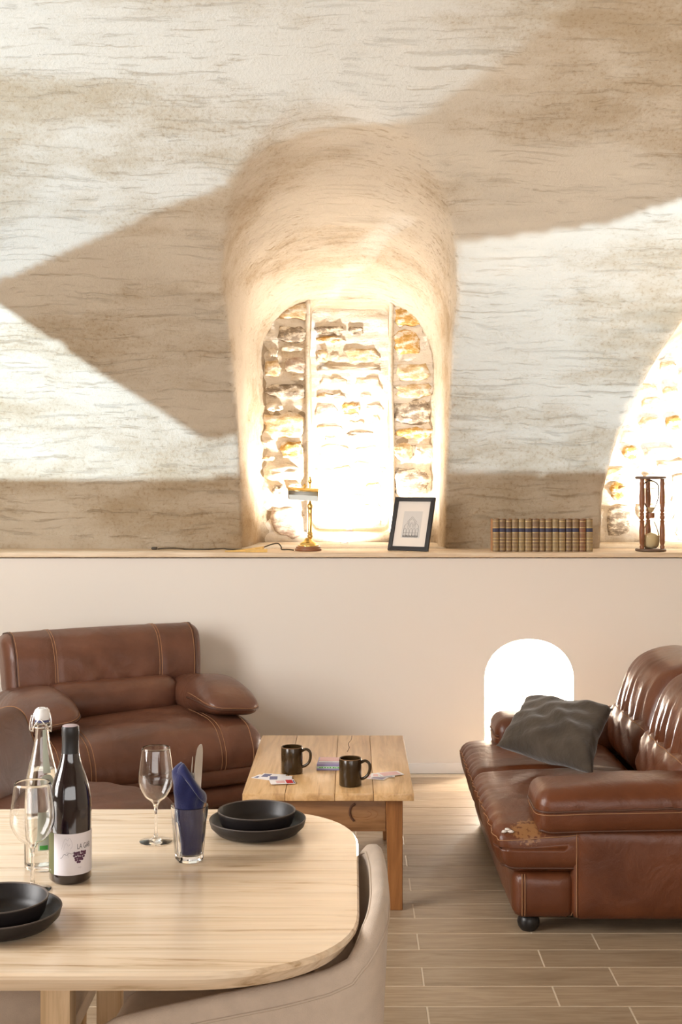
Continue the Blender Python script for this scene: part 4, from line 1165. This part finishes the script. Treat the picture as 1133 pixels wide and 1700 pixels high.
# ------------------------------------------------------------------ things on the dining table
def on_table(px, d): return ((px - PX) * d / F, d, TZ + .0006)
def wine_bottle():
    d = 2.668; t = empty('wine_bottle', on_table(117, d), 0, 'dark red wine bottle with white and olive label', 'bottle')
    R = .0428
    pr = [(0, .006), (.02, .003), (R - .006, 0), (R, .006), (R, .150), (.0415, .172), (.037, .196), (.030, .218), (.0235, .236), (.019, .254), (.0168, .270)]
    pr2 = [(R, .006), (R, .120), (R, .150)]
    sm = spline(pr[4:], 5)
    lathe('glass_body', pr[:4] + [(R, .08)] + [tuple(p) for p in sm] + [(.0158, .270), (.0158, .305)], M['wineglass'], t, 56)
    lathe('capsule', [(.0195, .250), (.0182, .256), (.0172, .276), (.0172, .296), (.0178, .298), (.0178, .312), (.0165, .316)], M['capsule'], t, 40)
    lathe('capsule_top', [(.0165, .316), (.014, .3175), (0, .3175)], M['capsule_top'], t, 40)
    Rl = R + .0004
    def cyl(a, z, r=Rl): return (r * math.sin(a), -r * math.cos(a), z)
    def patch(name, a0, a1, z0, z1, mat, r=Rl, par=t, n=24):
        V, Fc = [], []
        for k in range(n + 1):
            a = a0 + (a1 - a0) * k / n; V += [cyl(a, z0, r), cyl(a, z1, r)]
        for k in range(n): Fc.append((2 * k, 2 * k + 2, 2 * k + 3, 2 * k + 1))
        return mk(name, V, Fc, mat, par)
    z0, z1 = .020, .104
    lab = patch('paper_label', -.64, 1.75, z0, z1, M['label_w'])
    patch('olive_label_end', -1.55, -.64, z0, z1, M['label_g'])
    def dab(name, pts, r, mat):   # printed dots / strokes wrapped on the label
        V, Fc = [], []
        for a, z, rr in pts:
            b = len(V); V.append(cyl(a, z, r))
            for k in range(10):
                th_ = 2 * PI * k / 10; V.append(cyl(a + rr * math.cos(th_) / Rl, z + rr * math.sin(th_), r))
            for k in range(10): Fc.append((b, b + 1 + k, b + 1 + (k + 1) % 10))
        return mk(name, V, Fc, mat, lab, False)
    rr = random.Random(4)
    gp = []
    for row, (n_, zz) in enumerate(((6, .0655), (6, .0605), (5, .0555), (4, .051), (2, .0465))):
        for k in range(n_): gp.append((.74 + (k - n_ / 2) * .105 + rr.uniform(-.02, .02) - row * .02, zz + rr.uniform(-.001, .001), .0027))
    dab('grape_bunch_print', gp, Rl + .0004, M['grape'])
    def stroke(name, pts, w, mat, r=Rl + .0004):
        pts = [tuple(p) for p in spline(pts, 5)]; V, Fc = [], []
        for i, (a, z) in enumerate(pts):
            a2, z2 = pts[min(i + 1, len(pts) - 1)]; a1, z1_ = pts[max(i - 1, 0)]
            dx, dz = (a2 - a1) * Rl, z2 - z1_; L_ = math.hypot(dx, dz) or 1
            V += [cyl(a - dz / L_ * w / Rl, z + dx / L_ * w, r), cyl(a + dz / L_ * w / Rl, z - dx / L_ * w, r)]
        for i in range(len(pts) - 1): Fc.append((2 * i, 2 * i + 1, 2 * i + 3, 2 * i + 2))
        return mk(name, V, Fc, mat, lab, False)
    stroke('vine_print', [(-.27, .0555), (-.2, .0560), (-.1, .0625), (-.04, .0635), (.05, .061), (.14, .0665), (.25, .0640), (.4, .068)], .00035, M['ink'])
    stroke('vine_print', [(.0, .0635), (.06, .0670), (.12, .065), (.1, .060), (.16, .0575)], .0003, M['ink_l'])
    stroke('crest_print', [(-.2, .074), (-.12, .086), (-.02, .095), (.08, .091), (.16, .096), (.26, .090), (.3, .080), (.22, .074)], .0003, M['ink_l'])
    stroke('crest_print', [(-.1, .072), (-.05, .082), (.04, .086), (.12, .080), (.2, .084)], .0003, M['ink_l'])
    def text(s, a, z, size, mat):
        cu = bpy.data.curves.new('t', 'FONT'); cu.body = s; cu.size = size; cu.align_x = 'LEFT'; cu.resolution_u = 3
        o_ = bpy.data.objects.new('t', cu); COL.objects.link(o_)
        bpy.context.view_layer.update()
        me_ = bpy.data.meshes.new_from_object(o_.evaluated_get(bpy.context.evaluated_depsgraph_get()))
        bpy.data.objects.remove(o_)
        bm = bmesh.new(); bm.from_mesh(me_); bmesh.ops.triangulate(bm, faces=bm.faces); bm.to_mesh(me_); bm.free()
        for v in me_.vertices:
            x, y = v.co.x, v.co.y
            v.co = cyl(a + (x * .62) / Rl, z + y, Rl + .0005)
        me_.materials.clear(); me_.materials.append(mat)
        o2 = bpy.data.objects.new('lettering', me_); COL.objects.link(o2); o2.parent = lab
    text('LA GAR', .52, .0725, .0155, M['ink'])
    text('rouge', .56, .034, .0052, M['ink_l'])
    text('vin', -.98, .026, .006, M['label_w'])
wine_bottle()

def swing_bottle():
    d = 2.749; t = empty('swing_top_bottle', on_table(70, d), 0, 'clear glass swing top water bottle standing behind the wine bottle', 'bottle')
    R = .0370
    po = [(0, .004), (.03, .001), (R - .003, 0), (R, .005), (R, .150)] + [tuple(p) for p in spline([(R, .150), (.0355, .175), (.030, .207), (.0225, .238), (.0165, .266), (.0142, .290), (.0140, .300)], 5)]
    pi_ = [(r - .003 if r > .003 else 0, z + (.006 if i < 4 else 0)) for i, (r, z) in enumerate(po)]
    pi_ = [(0, .010), (R - .008, .010), (R - .0034, .016)] + pi_[4:]
    lathe('glass_body', po + [(.0170, .301), (.0170, .308), (.0125, .309)] + pi_[::-1], M['glass'], t, 48)
    wl = [(0, .0104), (R - .0084, .0104), (R - .0037, .0164), (R - .0037, .150), (.0318, .175), (.0266, .207), (.0258, .2095), (0, .2095)]
    lathe('water', wl, M['water'], t, 48)
    lathe('gasket', [(.012, .309), (.0150, .309), (.0150, .3135), (.012, .3135)], M['rubber'], t, 32)
    lathe('stopper', [(.0, .3135), (.0150, .3135), (.0162, .318), (.0155, .333), (.0125, .337), (0, .337)], M['porcelain'], t, 32)
    Rn = .0178
    tube('neck_wire', [(Rn * math.cos(a), Rn * math.sin(a), .2985) for a in np.linspace(0, 2 * PI, 25)[:-1]], .0013, M['wire'], t, 6, closed=True)
    tubes('swing_bail', [spline([(s * .0190, 0, .288), (s * .0205, -.003, .300), (s * .0185, -.002, .318), (s * .0145, 0, .331), (s * .006, 0, .3385), (0, 0, .339)], 5) for s in (-1, 1)] +
          [spline([(s * .0190, 0, .288), (s * .0160, -.012, .296), (s * .009, -.0185, .308), (0, -.0195, .318)], 5) for s in (-1, 1)] +
          [spline([(-.0190, 0, .288), (-.0240, -.006, .292), (-.0235, -.010, .305), (-.019, -.012, .325)], 5)], .0014, M['wire'], t, 6)
    # pale printed strip label down the shoulder with a round seal
    def rs(z):
        zz = [0, .150, .175, .207, .238, .266, .290, .3]; rr_ = [R, R, .0355, .030, .0225, .0165, .0142, .014]
        return float(np.interp(z, zz, rr_)) + .0006
    def strip(name, a0, a1, za, zb, mat, n=22):
        V, Fc = [], []
        for k in range(n + 1):
            z = za + (zb - za) * k / n; r = rs(z)
            for j in range(5):
                a = a0 + (a1 - a0) * j / 4; V.append((r * math.sin(a), -r * math.cos(a), z))
        for k in range(n):
            for j in range(4): Fc.append((k * 5 + j, k * 5 + j + 1, k * 5 + 6 + j, k * 5 + 5 + j))
        return mk(name, V, Fc, mat, t)
    strip('strip_label', .30, .85, .205, .294, M['pale_label'])
    V, Fc = [], []
    for k in range(20):
        a = 2 * PI * k / 20; z = .190 + .013 * math.sin(a); an = .55 + .42 * math.cos(a); r = rs(z) + .0006
        V.append((r * math.sin(an), -r * math.cos(an), z))
    V.append((rs(.19) * 1.02 * math.sin(.55), -rs(.19) * 1.02 * math.cos(.55), .190)); Fc = [(20, k, (k + 1) % 20) for k in range(20)]
    mk('round_seal', V, Fc, M['pale_label'], t)
    strip('front_label', .0, .75, .045, .125, M['pale_label'], 8)
    gl_ = strip('green_print', .10, .55, .047, .056, M['green'], 4)
    for v in gl_.data.vertices: v.co.x *= 1.012; v.co.y *= 1.012
swing_bottle()

def wine_glass(px, d, H, Rb, label, fill=None, seg=48):
    t = empty('wine_glass', on_table(px, d), 0, label, 'wine glass', 'stemmed wine glasses on the dining table')
    zb = H * .42
    bo = [tuple(p) for p in spline([(.0042, zb - .012), (.010, zb + .001), (Rb * .62, zb + .013), (Rb * .93, zb + .036), (Rb, zb + .056), (Rb * .93, zb + .085), (Rb * .80, H)], 6)]
    bi = [(max(r - .0011, .0002), z + .0009) for r, z in bo[3:]]
    base = [(0, 0), (.0365, 0), (.0372, .0012), (.034, .0025), (.012, .0055), (.0055, .010), (.0036, .02), (.0033, zb - .03)]
    lathe('glass_body', base + bo + [(Rb * .80 - .0006, H + .0004)] + bi[::-1] + [(0, bi[0][1])], M['glass'], t, seg)
    return t
wine_glass(259, 2.94, .213, .0395, 'empty stemmed wine glass next to the navy napkin tumbler')
wine_glass(54, 2.60, .215, .0445, 'empty stemmed wine glass in front of the water bottle')

def tumbler():
    d = 2.80; t = empty('glass_tumbler', on_table(315, d), math.radians(8), 'faceted glass tumbler holding a navy napkin', 'glass')
    H = .118; rt, rb = .0405, .030; n = 9; seg = n * 4
    V, Fc = [], []
    def ringr(z, out=True):
        k = z / H; r0 = rb + (rt - rb) * k ** .9
        res = []
        for i in range(seg):
            a = 2 * PI * i / seg
            fl = math.cos(PI / n) / math.cos(((a + PI / n) % (2 * PI / n)) - PI / n)
            w = 1.0 if k < .72 else max(0, 1 - (k - .72) / .1)
            r = r0 * (1 + (fl - 1) * w) if out else r0 * .985 - .0030
            res.append((r * math.cos(a), r * math.sin(a), z))
        return res
    zs = [0, .004, .03, .06, .085, .09, .098, .108, H]
    rings = [[(x * .93, y * .93, z) for x, y, z in ringr(0)]] + [ringr(z) for z in zs[1:]] + [ringr(z, False) for z in (H, .098, .06, .03, .014)]
    for r_ in rings: V += r_
    for i in range(len(rings) - 1):
        for k in range(seg): Fc.append((i * seg + k, i * seg + (k + 1) % seg, (i + 1) * seg + (k + 1) % seg, (i + 1) * seg + k))
    Fc.append(tuple(range(seg))[::-1]); Fc.append(tuple((len(rings) - 1) * seg + k for k in range(seg)))
    o = mk('glass_body', V, Fc, M['glass'], t)
    bm = bmesh.new(); bm.from_mesh(o.data); bmesh.ops.recalc_face_normals(bm, faces=bm.faces); bm.to_mesh(o.data); bm.free()
    smooth_by_angle(o, 25)
    # rolled cloth napkin
    x, y, z = on_table(315, d)
    V, Fc = [], []
    nseg, nz = 40, 30
    for j in range(nz + 1):
        v = j / nz
        for i in range(nseg + 1):
            a = 2 * PI * i / nseg * 1.02
            # the top leans to the right and its left side rises to a point
            zt = .216 - .062 * (.5 + .5 * math.cos(a - .35)) ** .8 + .004 * math.sin(3 * a)
            zz = .016 + (zt - .016) * v
            r = .0220 + .0085 * min(1, zz / .10) + (.0013 if zz < .118 else .0024) * (math.sin(3 * a + zz * 55) + .8 * math.sin(5 * a - zz * 40))
            if zz > .118: r *= 1 + .04 * math.sin((zz - .118) * 60 + a)
            if zz > .12: r *= 1 + .10 * min(1, (zz - .12) / .03)
            if v > .90: r *= 1 - .42 * ((v - .90) / .10) ** 1.5
            sh = .004 * math.sin(zz * 34) + .010 * max(0, (zz - .14) / .07) * 0
            V.append((r * math.cos(a) * 1.0 + sh, r * math.sin(a) * .95, zz))
    for j in range(nz):
        for i in range(nseg): Fc.append((j * (nseg + 1) + i, j * (nseg + 1) + i + 1, (j + 1) * (nseg + 1) + i + 1, (j + 1) * (nseg + 1) + i))
    nb = empty('napkin', (x, y, z), 0, 'navy blue cloth napkin rolled up inside the glass tumbler', 'napkin')
    o = mk('rolled_cloth', V, Fc, M['napkin'], nb)
    sd = o.modifiers.new('t', 'SOLIDIFY'); sd.thickness = .0022; sd.offset = -1
    # folded lip wrapping across the front
    lip = spline([(-.026, -.018, .196), (-.014, -.028, .204), (.000, -.034, .192), (.014, -.035, .174), (.027, -.028, .156), (.036, -.008, .144), (.036, .010, .140)], 6)
    V, Fc = [], []
    for k, p in enumerate(lip):
        p = np.array(p); inn = np.array([p[0] * .80, p[1] * .55, p[2] + .010]); low = np.array([p[0] * .99, p[1] * .98, p[2] - .020])
        V += [tuple(low), tuple(p * np.array([1.03, 1.05, 1])), tuple(inn)]
    for k in range(len(lip) - 1):
        for j in range(2): Fc.append((3 * k + j, 3 * k + 3 + j, 3 * k + 4 + j, 3 * k + 1 + j))
    f = mk('folded_edge', V, Fc, M['napkin'], nb)
    sd = f.modifiers.new('t', 'SOLIDIFY'); sd.thickness = .003
    sb = f.modifiers.new('s', 'SUBSURF'); sb.levels = 1; sb.render_levels = 1
    # knife and fork standing behind the napkin
    k = empty('table_knife', (x + .010, y + .029, z + .030), 0, 'steel table knife standing behind the navy napkin', 'knife')
    k.rotation_euler = (math.radians(-1), math.radians(2), math.radians(18))
    ol = [tuple(p) for p in spline([(-.006, .0), (-.0062, .06), (-.0070, .12), (-.0078, .165), (-.004, .200), (.0035, .213), (.0085, .206), (.0092, .17), (.0075, .12), (.006, .06), (.006, 0)], 5)]
    prism('blade', [(a, b) for a, b in ol if b > .105], -.0007, .0007, M['steel'], k, plane='xz')
    prism('handle', [(-.0062, 0), (.0062, 0), (.0075, .105), (-.0070, .105)], -.0025, .0025, M['steel'], k, .0012, plane='xz')
    fk = empty('table_fork', (x + .000, y + .030, z + .030), 0, 'steel table fork standing behind the navy napkin', 'fork')
    fk.rotation_euler = (math.radians(-1), math.radians(4), math.radians(12))
    prism('handle', [(-.005, 0), (.005, 0), (.0032, .11), (-.0032, .11)], -.0016, .0016, M['steel'], fk, .001, plane='xz')
    prism('fork_head', [(-.0032, .11), (.0032, .11), (.011, .135), (.0115, .150), (-.0115, .150), (-.011, .135)], -.0009, .0009, M['steel'], fk, plane='xz')
    for q in range(4):
        x_ = -.0115 + q * .0066
        prism('tine', [(x_, .150), (x_ + .0032, .150), (x_ + .0028, .184), (x_ + .0010, .187)], -.0009, .0009, M['steel'], fk, plane='xz')
tumbler()

def plate_and_bowl(px, d, where):
    x, y, z = on_table(px, d)
    t = empty('plate', (x, y, z), 0, 'deep matt black plate ' + where, 'plate', 'black plates on the dining table')
    R = .1125; H = .0335
    lathe('dish', [(0, 0), (.080, 0), (.094, .004), (R - .004, .018), (R, H), (R - .0012, H + .0008), (R - .0045, H - .001), (R - .008, .019), (.090, .0075), (.06, .0055), (0, .0055)], M['ceramic'], t, 72)
    lathe('rim', [(R + .0001, H - .0008), (R - .0008, H + .0012), (R - .0026, H + .0010), (R - .0042, H - .0012)], M['ceramic_rim'], t, 72)
    b = empty('bowl', (x - .002, y - .002, z + .0065), 0, 'matt black bowl stacked in the black plate ' + where, 'bowl', 'black bowls on the dining table')
    R = .0905; H = .0475
    lathe('dish', [(0, 0), (.060, 0), (.073, .004), (R - .007, .020), (R, H), (R - .0012, H + .0008), (R - .004, H - .001), (R - .010, .022), (.070, .0085), (.04, .0055), (0, .0055)], M['ceramic'], b, 72)
    lathe('rim', [(R + .0001, H - .0008), (R - .0008, H + .0012), (R - .0024, H + .0010), (R - .0040, H - .0012)], M['ceramic_rim'], b, 72)
plate_and_bowl(428, 3.01, 'at the back right of the dining table')
plate_and_bowl(0, 2.39, 'at the front left of the dining table')

# ------------------------------------------------------------------ things on the ledge
def banker_lamp():
    d = 7.0; p = at(512, 0, d)
    t = empty('brass_desk_lamp', (p.x, d, LZ + .0006), 0, 'brass desk lamp with trough shade on the ledge in the middle alcove', 'lamp')
    lathe('wooden_base', [(0, 0), (.070, 0), (.072, .004), (.071, .012), (.066, .015), (.066, .022), (.060, .026), (0, .026)], M['lamp_wood'], t, 48)
    lathe('brass_foot', [(.056, .026), (.056, .031), (.046, .034), (.042, .044), (.026, .052), (.019, .062), (.013, .070), (0, .070)], M['brass'], t, 40)
    px_ = .010
    lathe('column', [(.0, .06), (.011, .066), (.015, .078), (.012, .088), (.015, .094), (.010, .104), (.0105, .20), (.013, .214), (.0105, .222), (.013, .228), (.0145, .246), (.009, .256), (.0065, .262), (.005, .30), (.005, .365), (0, .365)], M['brass'], t, 28, (px_, 0, 0))
    lathe('finial', [(.0, .360), (.007, .364), (.010, .372), (.010, .379), (.006, .386), (.0075, .390), (.003, .400), (0, .402)], M['brass'], t, 24, (px_, 0, 0))
    # trough shade: half cylinder, brass outside and pale enamel inside, opening tipped down to the front
    V, Fc = [], []
    L_, R_ = .080, .046
    sh = empty('shade', (-.025, -.055, .305)); sh.parent = t; sh.rotation_euler = (0, math.radians(3), 0)
    def halfcyl(name, r, mat, a0, a1, n=20):
        V, Fc = [], []
        for k in range(n + 1):
            a = math.radians(a0 + (a1 - a0) * k / n)
            for s in (-1, 1): V.append((s * L_, -r * math.cos(a), r * math.sin(a) - .010))
        for k in range(n): Fc.append((2 * k, 2 * k + 1, 2 * k + 3, 2 * k + 2))
        o = mk(name, V, Fc, mat, sh); md = o.modifiers.new('t', 'SOLIDIFY'); md.thickness = .0012; return o
    halfcyl('shade_shell', R_, M['brass'], 38, 205)
    halfcyl('shade_lining', R_ - .0022, M['shade_in'], 39, 204)
    for s in (-1, 1):
        V = [(s * L_, 0, -.010)]
        for k in range(21):
            a = math.radians(38 + 167 * k / 20); V.append((s * L_, -R_ * math.cos(a), R_ * math.sin(a) - .010))
        o = mk('shade_end', V, [(0, k, k + 1) for k in range(1, 21)], M['brass'], sh, False); md = o.modifiers.new('t', 'SOLIDIFY'); md.thickness = .0012; md.offset = 0
    V = []
    ol = [(-L_ + .004, -.034), (L_ - .002, -.034), (L_ + .003, -.062), (-L_ + .010, -.060)]
    prism('glass_panel', [(a, b + .030) for a, b in ol], -R_ * .80 - .002, -R_ * .80 + .001, M['shade_in'], sh, plane='xz')
    tube('cross_arm', [(px_, 0, .318), (-.005, -.03, .330), (-.018, -.05, .342)], .005, M['brass'], t, 10)
    lathe('shade_knob', [(0, .336), (.006, .340), (.004, .346), (.012, .350), (.004, .355), (.006, .360), (0, .364)], M['brass'], t, 20, (-.018, -.05, 0))
banker_lamp()

def ledge_pt(px, y, h=0.0): return ((px - PX) * y / F, y, LZ + h)
cb = tube('lamp_cable', spline([ledge_pt(488, 7.0, .004), ledge_pt(478, 7.02, .006), ledge_pt(468, 7.03, .006), ledge_pt(467, 7.03, .020), ledge_pt(462, 7.03, .038), ledge_pt(452, 7.03, .034), ledge_pt(440, 7.03, .020), ledge_pt(428, 7.03, .006), ledge_pt(410, 7.06, .004), ledge_pt(380, 7.08, .004), ledge_pt(372, 7.09, .007), ledge_pt(360, 7.09, .005), ledge_pt(340, 7.09, .003), ledge_pt(310, 7.10, .003), ledge_pt(300, 7.10, .006), ledge_pt(285, 7.10, .008), ledge_pt(268, 7.10, .006), ledge_pt(262, 7.10, .004)], 6), .0036, M['cable'])
setp(cb, 'dark lamp cable trailing left along the ledge from the brass lamp', 'cable')
pg = empty('cable_plug', ledge_pt(257, 7.10, .001), 0, 'small dark plug at the left end of the cable on the ledge', 'plug')
box('plug_body', (-.016, -.012, 0), (.014, .012, .014), M['cable'], pg, .003)
for s in (-1, 1): tube('pin', [(-.016, s * .005, .007), (-.030, s * .005, .007)], .0018, M['steel'], pg, 6)
def wedge(px0, px1, y, h0, h1, rz, label, z0=.0006):
    w = (px1 - px0) * y / F
    o = empty('wooden_wedge', ledge_pt((px0 + px1) / 2, y, z0), rz, label, 'wedge', 'wooden wedges on the ledge')
    prism('wedge_body', [(-w / 2, 0), (w / 2, 0), (w / 2, h1), (-w / 2, h0)], -.022, .022, M['wedge'], o, .0015, plane='xz')
wedge(374, 424, 6.93, .004, .016, .10, 'long pale wooden wedge lying at the front of the ledge')
wedge(396, 438, 7.00, .005, .024, -.15, 'yellow wooden wedge lying behind the front ones on the ledge')
wedge(408, 444, 6.885, .009, .016, .06, 'short brown wooden wedge overhanging the edge of the ledge')

def picture():
    yaw, lean = math.radians(28), math.radians(19)
    w, h = .238, .300
    d = 6.955; b = at(678.5, 0, d)
    t = empty('picture_frame', (b.x, d, LZ + .001), 0, 'black picture frame with pencil drawing leaning on the ledge', 'picture')
    t.rotation_euler = (Matrix.Rotation(-yaw, 3, 'Z') @ Matrix.Rotation(-lean, 3, 'X')).to_euler()
    fw, dp = .022, .016
    for a, b_, c, e in ((-w / 2, -w / 2 + fw, 0, h), (w / 2 - fw, w / 2, 0, h)):
        prism('frame_stile', [(a, 0), (b_, fw if a < 0 else 0), (b_, h - fw if a < 0 else h), (a, h if a < 0 else h - fw)] if a < 0 else [(a, fw), (b_, 0), (b_, h), (a, h - fw)], -dp, 0, M['frame'], t, .001, plane='xz')
    prism('frame_rail', [(-w / 2, 0), (w / 2, 0), (w / 2 - fw, fw), (-w / 2 + fw, fw)], -dp, 0, M['frame'], t, .001, plane='xz')
    prism('frame_rail', [(-w / 2, h), (-w / 2 + fw, h - fw), (w / 2 - fw, h - fw), (w / 2, h)], -dp, 0, M['frame'], t, .001, plane='xz')
    box('mount', (-w / 2 + fw - .003, -.006, fw - .003), (w / 2 - fw + .003, -.003, h - fw + .003), M['mount'], t)
    pr_ = box('print', (-.055, -.0066, .072), (.055, -.0060, .222), M['print'], t)
    # pencil drawing of a gabled building with an arcade
    Y_ = -.0070; paths = []
    def ln(*pts): paths.append([(x, Y_, z) for x, z in pts])
    ln((-.030, .160), (-.002, .192), (.030, .160)); ln((-.024, .158), (-.002, .182), (.022, .158)); ln((-.042, .140), (-.026, .155), (-.016, .142)); ln((.042, .140), (.026, .155), (.014, .142))
    ln((-.045, .082), (-.043, .140)); ln((.045, .082), (.043, .140)); ln((-.046, .082), (.046, .082)); ln((-.044, .100), (.044, .100))
    for k in range(5):
        cx_ = -.036 + k * .018
        ln(*[(cx_ + .007 * math.cos(a), .112 + .014 * math.sin(a)) for a in np.linspace(PI, 0, 9)]); ln((cx_ - .007, .112), (cx_ - .007, .083)); ln((cx_ + .007, .112), (cx_ + .007, .083))
    for k in range(3):
        cx_ = -.016 + k * .016
        ln(*[(cx_ + .005 * math.cos(a), .150 + .008 * math.sin(a)) for a in np.linspace(PI, 0, 7)]); ln((cx_ - .005, .150), (cx_ - .005, .130)); ln((cx_ + .005, .150), (cx_ + .005, .130))
    rr = random.Random(9)
    for k in range(46):
        x = -.045 + k * .002; ln((x, .074 + rr.uniform(0, .003)), (x + rr.uniform(-.002, .002), .084 + rr.uniform(0, .008)))
    tubes('pencil_drawing', paths, .0006, M['pencil'], pr_, 4)
    box('backing', (-w / 2 + .006, -.003, .006), (w / 2 - .006, .001, h - .006), M['frame'], t)
    prism('easel_strut', [(-.02, .03), (.02, .03), (.012, .21), (-.012, .21)], .001, .004, M['frame'], t, plane='xz')
picture()

BK = [(0.27, 0.175, 0.085), (0.25, 0.16, 0.08), (0.20, 0.12, 0.065), (0.29, 0.20, 0.10), (0.23, 0.14, 0.07), (0.22, 0.10, 0.045)]
BM = [simple('book_leather_%d' % i, c, .42, var=.28, vscale=40) for i, c in enumerate(BK)]
M['book_side'] = simple('book_cover_side', (0.40, 0.20, 0.09), .5)
def book(px0, px1, hgt, m_, label, band):
    y = 6.92; w = (px1 - px0) * y / F; dpt = .115
    t = empty('old_book', ledge_pt((px0 + px1) / 2, y, .0006), 0, label, 'book', 'row of matching old leather books on the ledge')
    hw = w / 2 - .0007
    # rounded spine
    ol = [(hw * math.sin(a), .010 - .010 * math.cos(a)) for a in np.linspace(-PI / 2, PI / 2, 9)]
    sp = prism('spine', ol + [(hw, .013), (-hw, .013)], 0, hgt, m_, t, 0)
    for s in (-1, 1): box('cover_board', (s * hw - .0012 * (s + 1), .013, 0), (s * hw + .0012 * (1 - s), dpt, hgt), M['book_side'], t)
    box('page_block', (-hw + .0024, .013, .004), (hw - .0024, dpt - .005, hgt - .004), M['page'], t)
    def bandring(nm, z0, z1, mt, off):
        o2 = [((hw + off) * math.sin(a), .010 - (.010 + off) * math.cos(a)) for a in np.linspace(-PI / 2, PI / 2, 9)]
        return prism(nm, o2, z0, z1, mt, sp, 0)
    bandring('title_label', hgt * .60, hgt * .71, band, .0005)
    for z in (.07, .20, .40, .57, .74, .93): bandring('gilt_band', hgt * z, hgt * z + .0022, M['gold'], .0008)
    bandring('gilt_band', hgt * .30, hgt * .315, M['gold'], .0006)
ED = [818.5, 829.5, 840.2, 850.2, 861.5, 872.0, 884.0, 896.2, 906.0, 917.5, 928.5, 940.0, 950.5, 962.5, 974.0, 985.5]
names = ['leftmost old leather book of the row on the ledge'] + ['%s old leather book from the left in the row on the ledge' % n for n in ('second', 'third', 'fourth', 'fifth', 'sixth', 'seventh')] + ['middle old leather book of the row of fifteen on the ledge'] + ['%s old leather book from the right in the row on the ledge' % n for n in ('seventh', 'sixth', 'fifth', 'fourth', 'third', 'second')] + ['rightmost old leather book of the row, nearest the hourglass']
for i in range(15):
    book(ED[i], ED[i + 1], .174 + .0012 * math.sin(i * 2.3), BM[5] if i == 13 else BM[(i * 7) % 5], names[i], M['lamp_wood'] if i == 13 else M['book_band'])

def hourglass():
    d = 6.97; p = at(1081, 0, d)
    t = empty('hourglass', (p.x, d, LZ + .0006), math.radians(10), 'large wooden hourglass on the ledge at the right alcove', 'hourglass')
    H, R_ = .402, .083
    for z in (0, H - .014):
        lathe('end_plate', [(0, z), (R_ - .004, z), (R_, z + .004), (R_, z + .010), (R_ - .004, z + .014), (0, z + .014)], M['plate_wood'], t, 48)
    pz = [(0.0, 0), (.011, 0), (.013, .012), (.009, .020), (.013, .030), (.0145, .07), (.015, .10), (.011, .142), (.014, .148), (.008, .155), (.013, .162), (.014, .172), (.010, .180), (.014, .187), (.008, .195), (.013, .203), (.010, .215), (.0145, .245), (.015, .28), (.011, .335), (.013, .350), (.010, .362), (.012, .374), (0, .374)]
    for k, a in enumerate((200, 325, 80)):
        lathe('post', pz, M['post'], t, 18, (.062 * math.cos(math.radians(a)), .062 * math.sin(math.radians(a)), .014))
    gp = [(0.0, .016), (.030, .017), (.042, .030), (.047, .060), (.044, .095), (.033, .130), (.018, .162), (.0075, .182), (.0055, .192), (.0075, .202), (.018, .222), (.033, .254), (.044, .290), (.047, .325), (.042, .356), (.030, .371), (0, .386)]
    go = [tuple(p_) for p_ in spline(gp[1:-1], 4)]
    gi = [(r - .0016, z) for r, z in go]
    lathe('glass_bulbs', [(0, .0155)] + go + [(0, .386)], M['thin'], t, 40)
    sd_ = [(0, .0188), (.027, .0195), (.0395, .031), (.0445, .060), (.043, .078), (.028, .090), (0, .100)]
    lathe('sand', sd_, M['sand'], t, 36)
    lathe('sand', [(0, .204), (.0062, .206), (.0155, .2235), (.021, .235), (0, .236)], M['sand'], t, 30)
    lathe('neck_band', [(.0085, .180), (.021, .178), (.022, .192), (.021, .206), (.0085, .204)], M['post'], t, 30)
hourglass()

for o in bpy.data.objects:
    if o.type == 'MESH' and o.name.startswith(('c1', 'c2', 'c3', 'c4')): bpy.data.objects.remove(o)
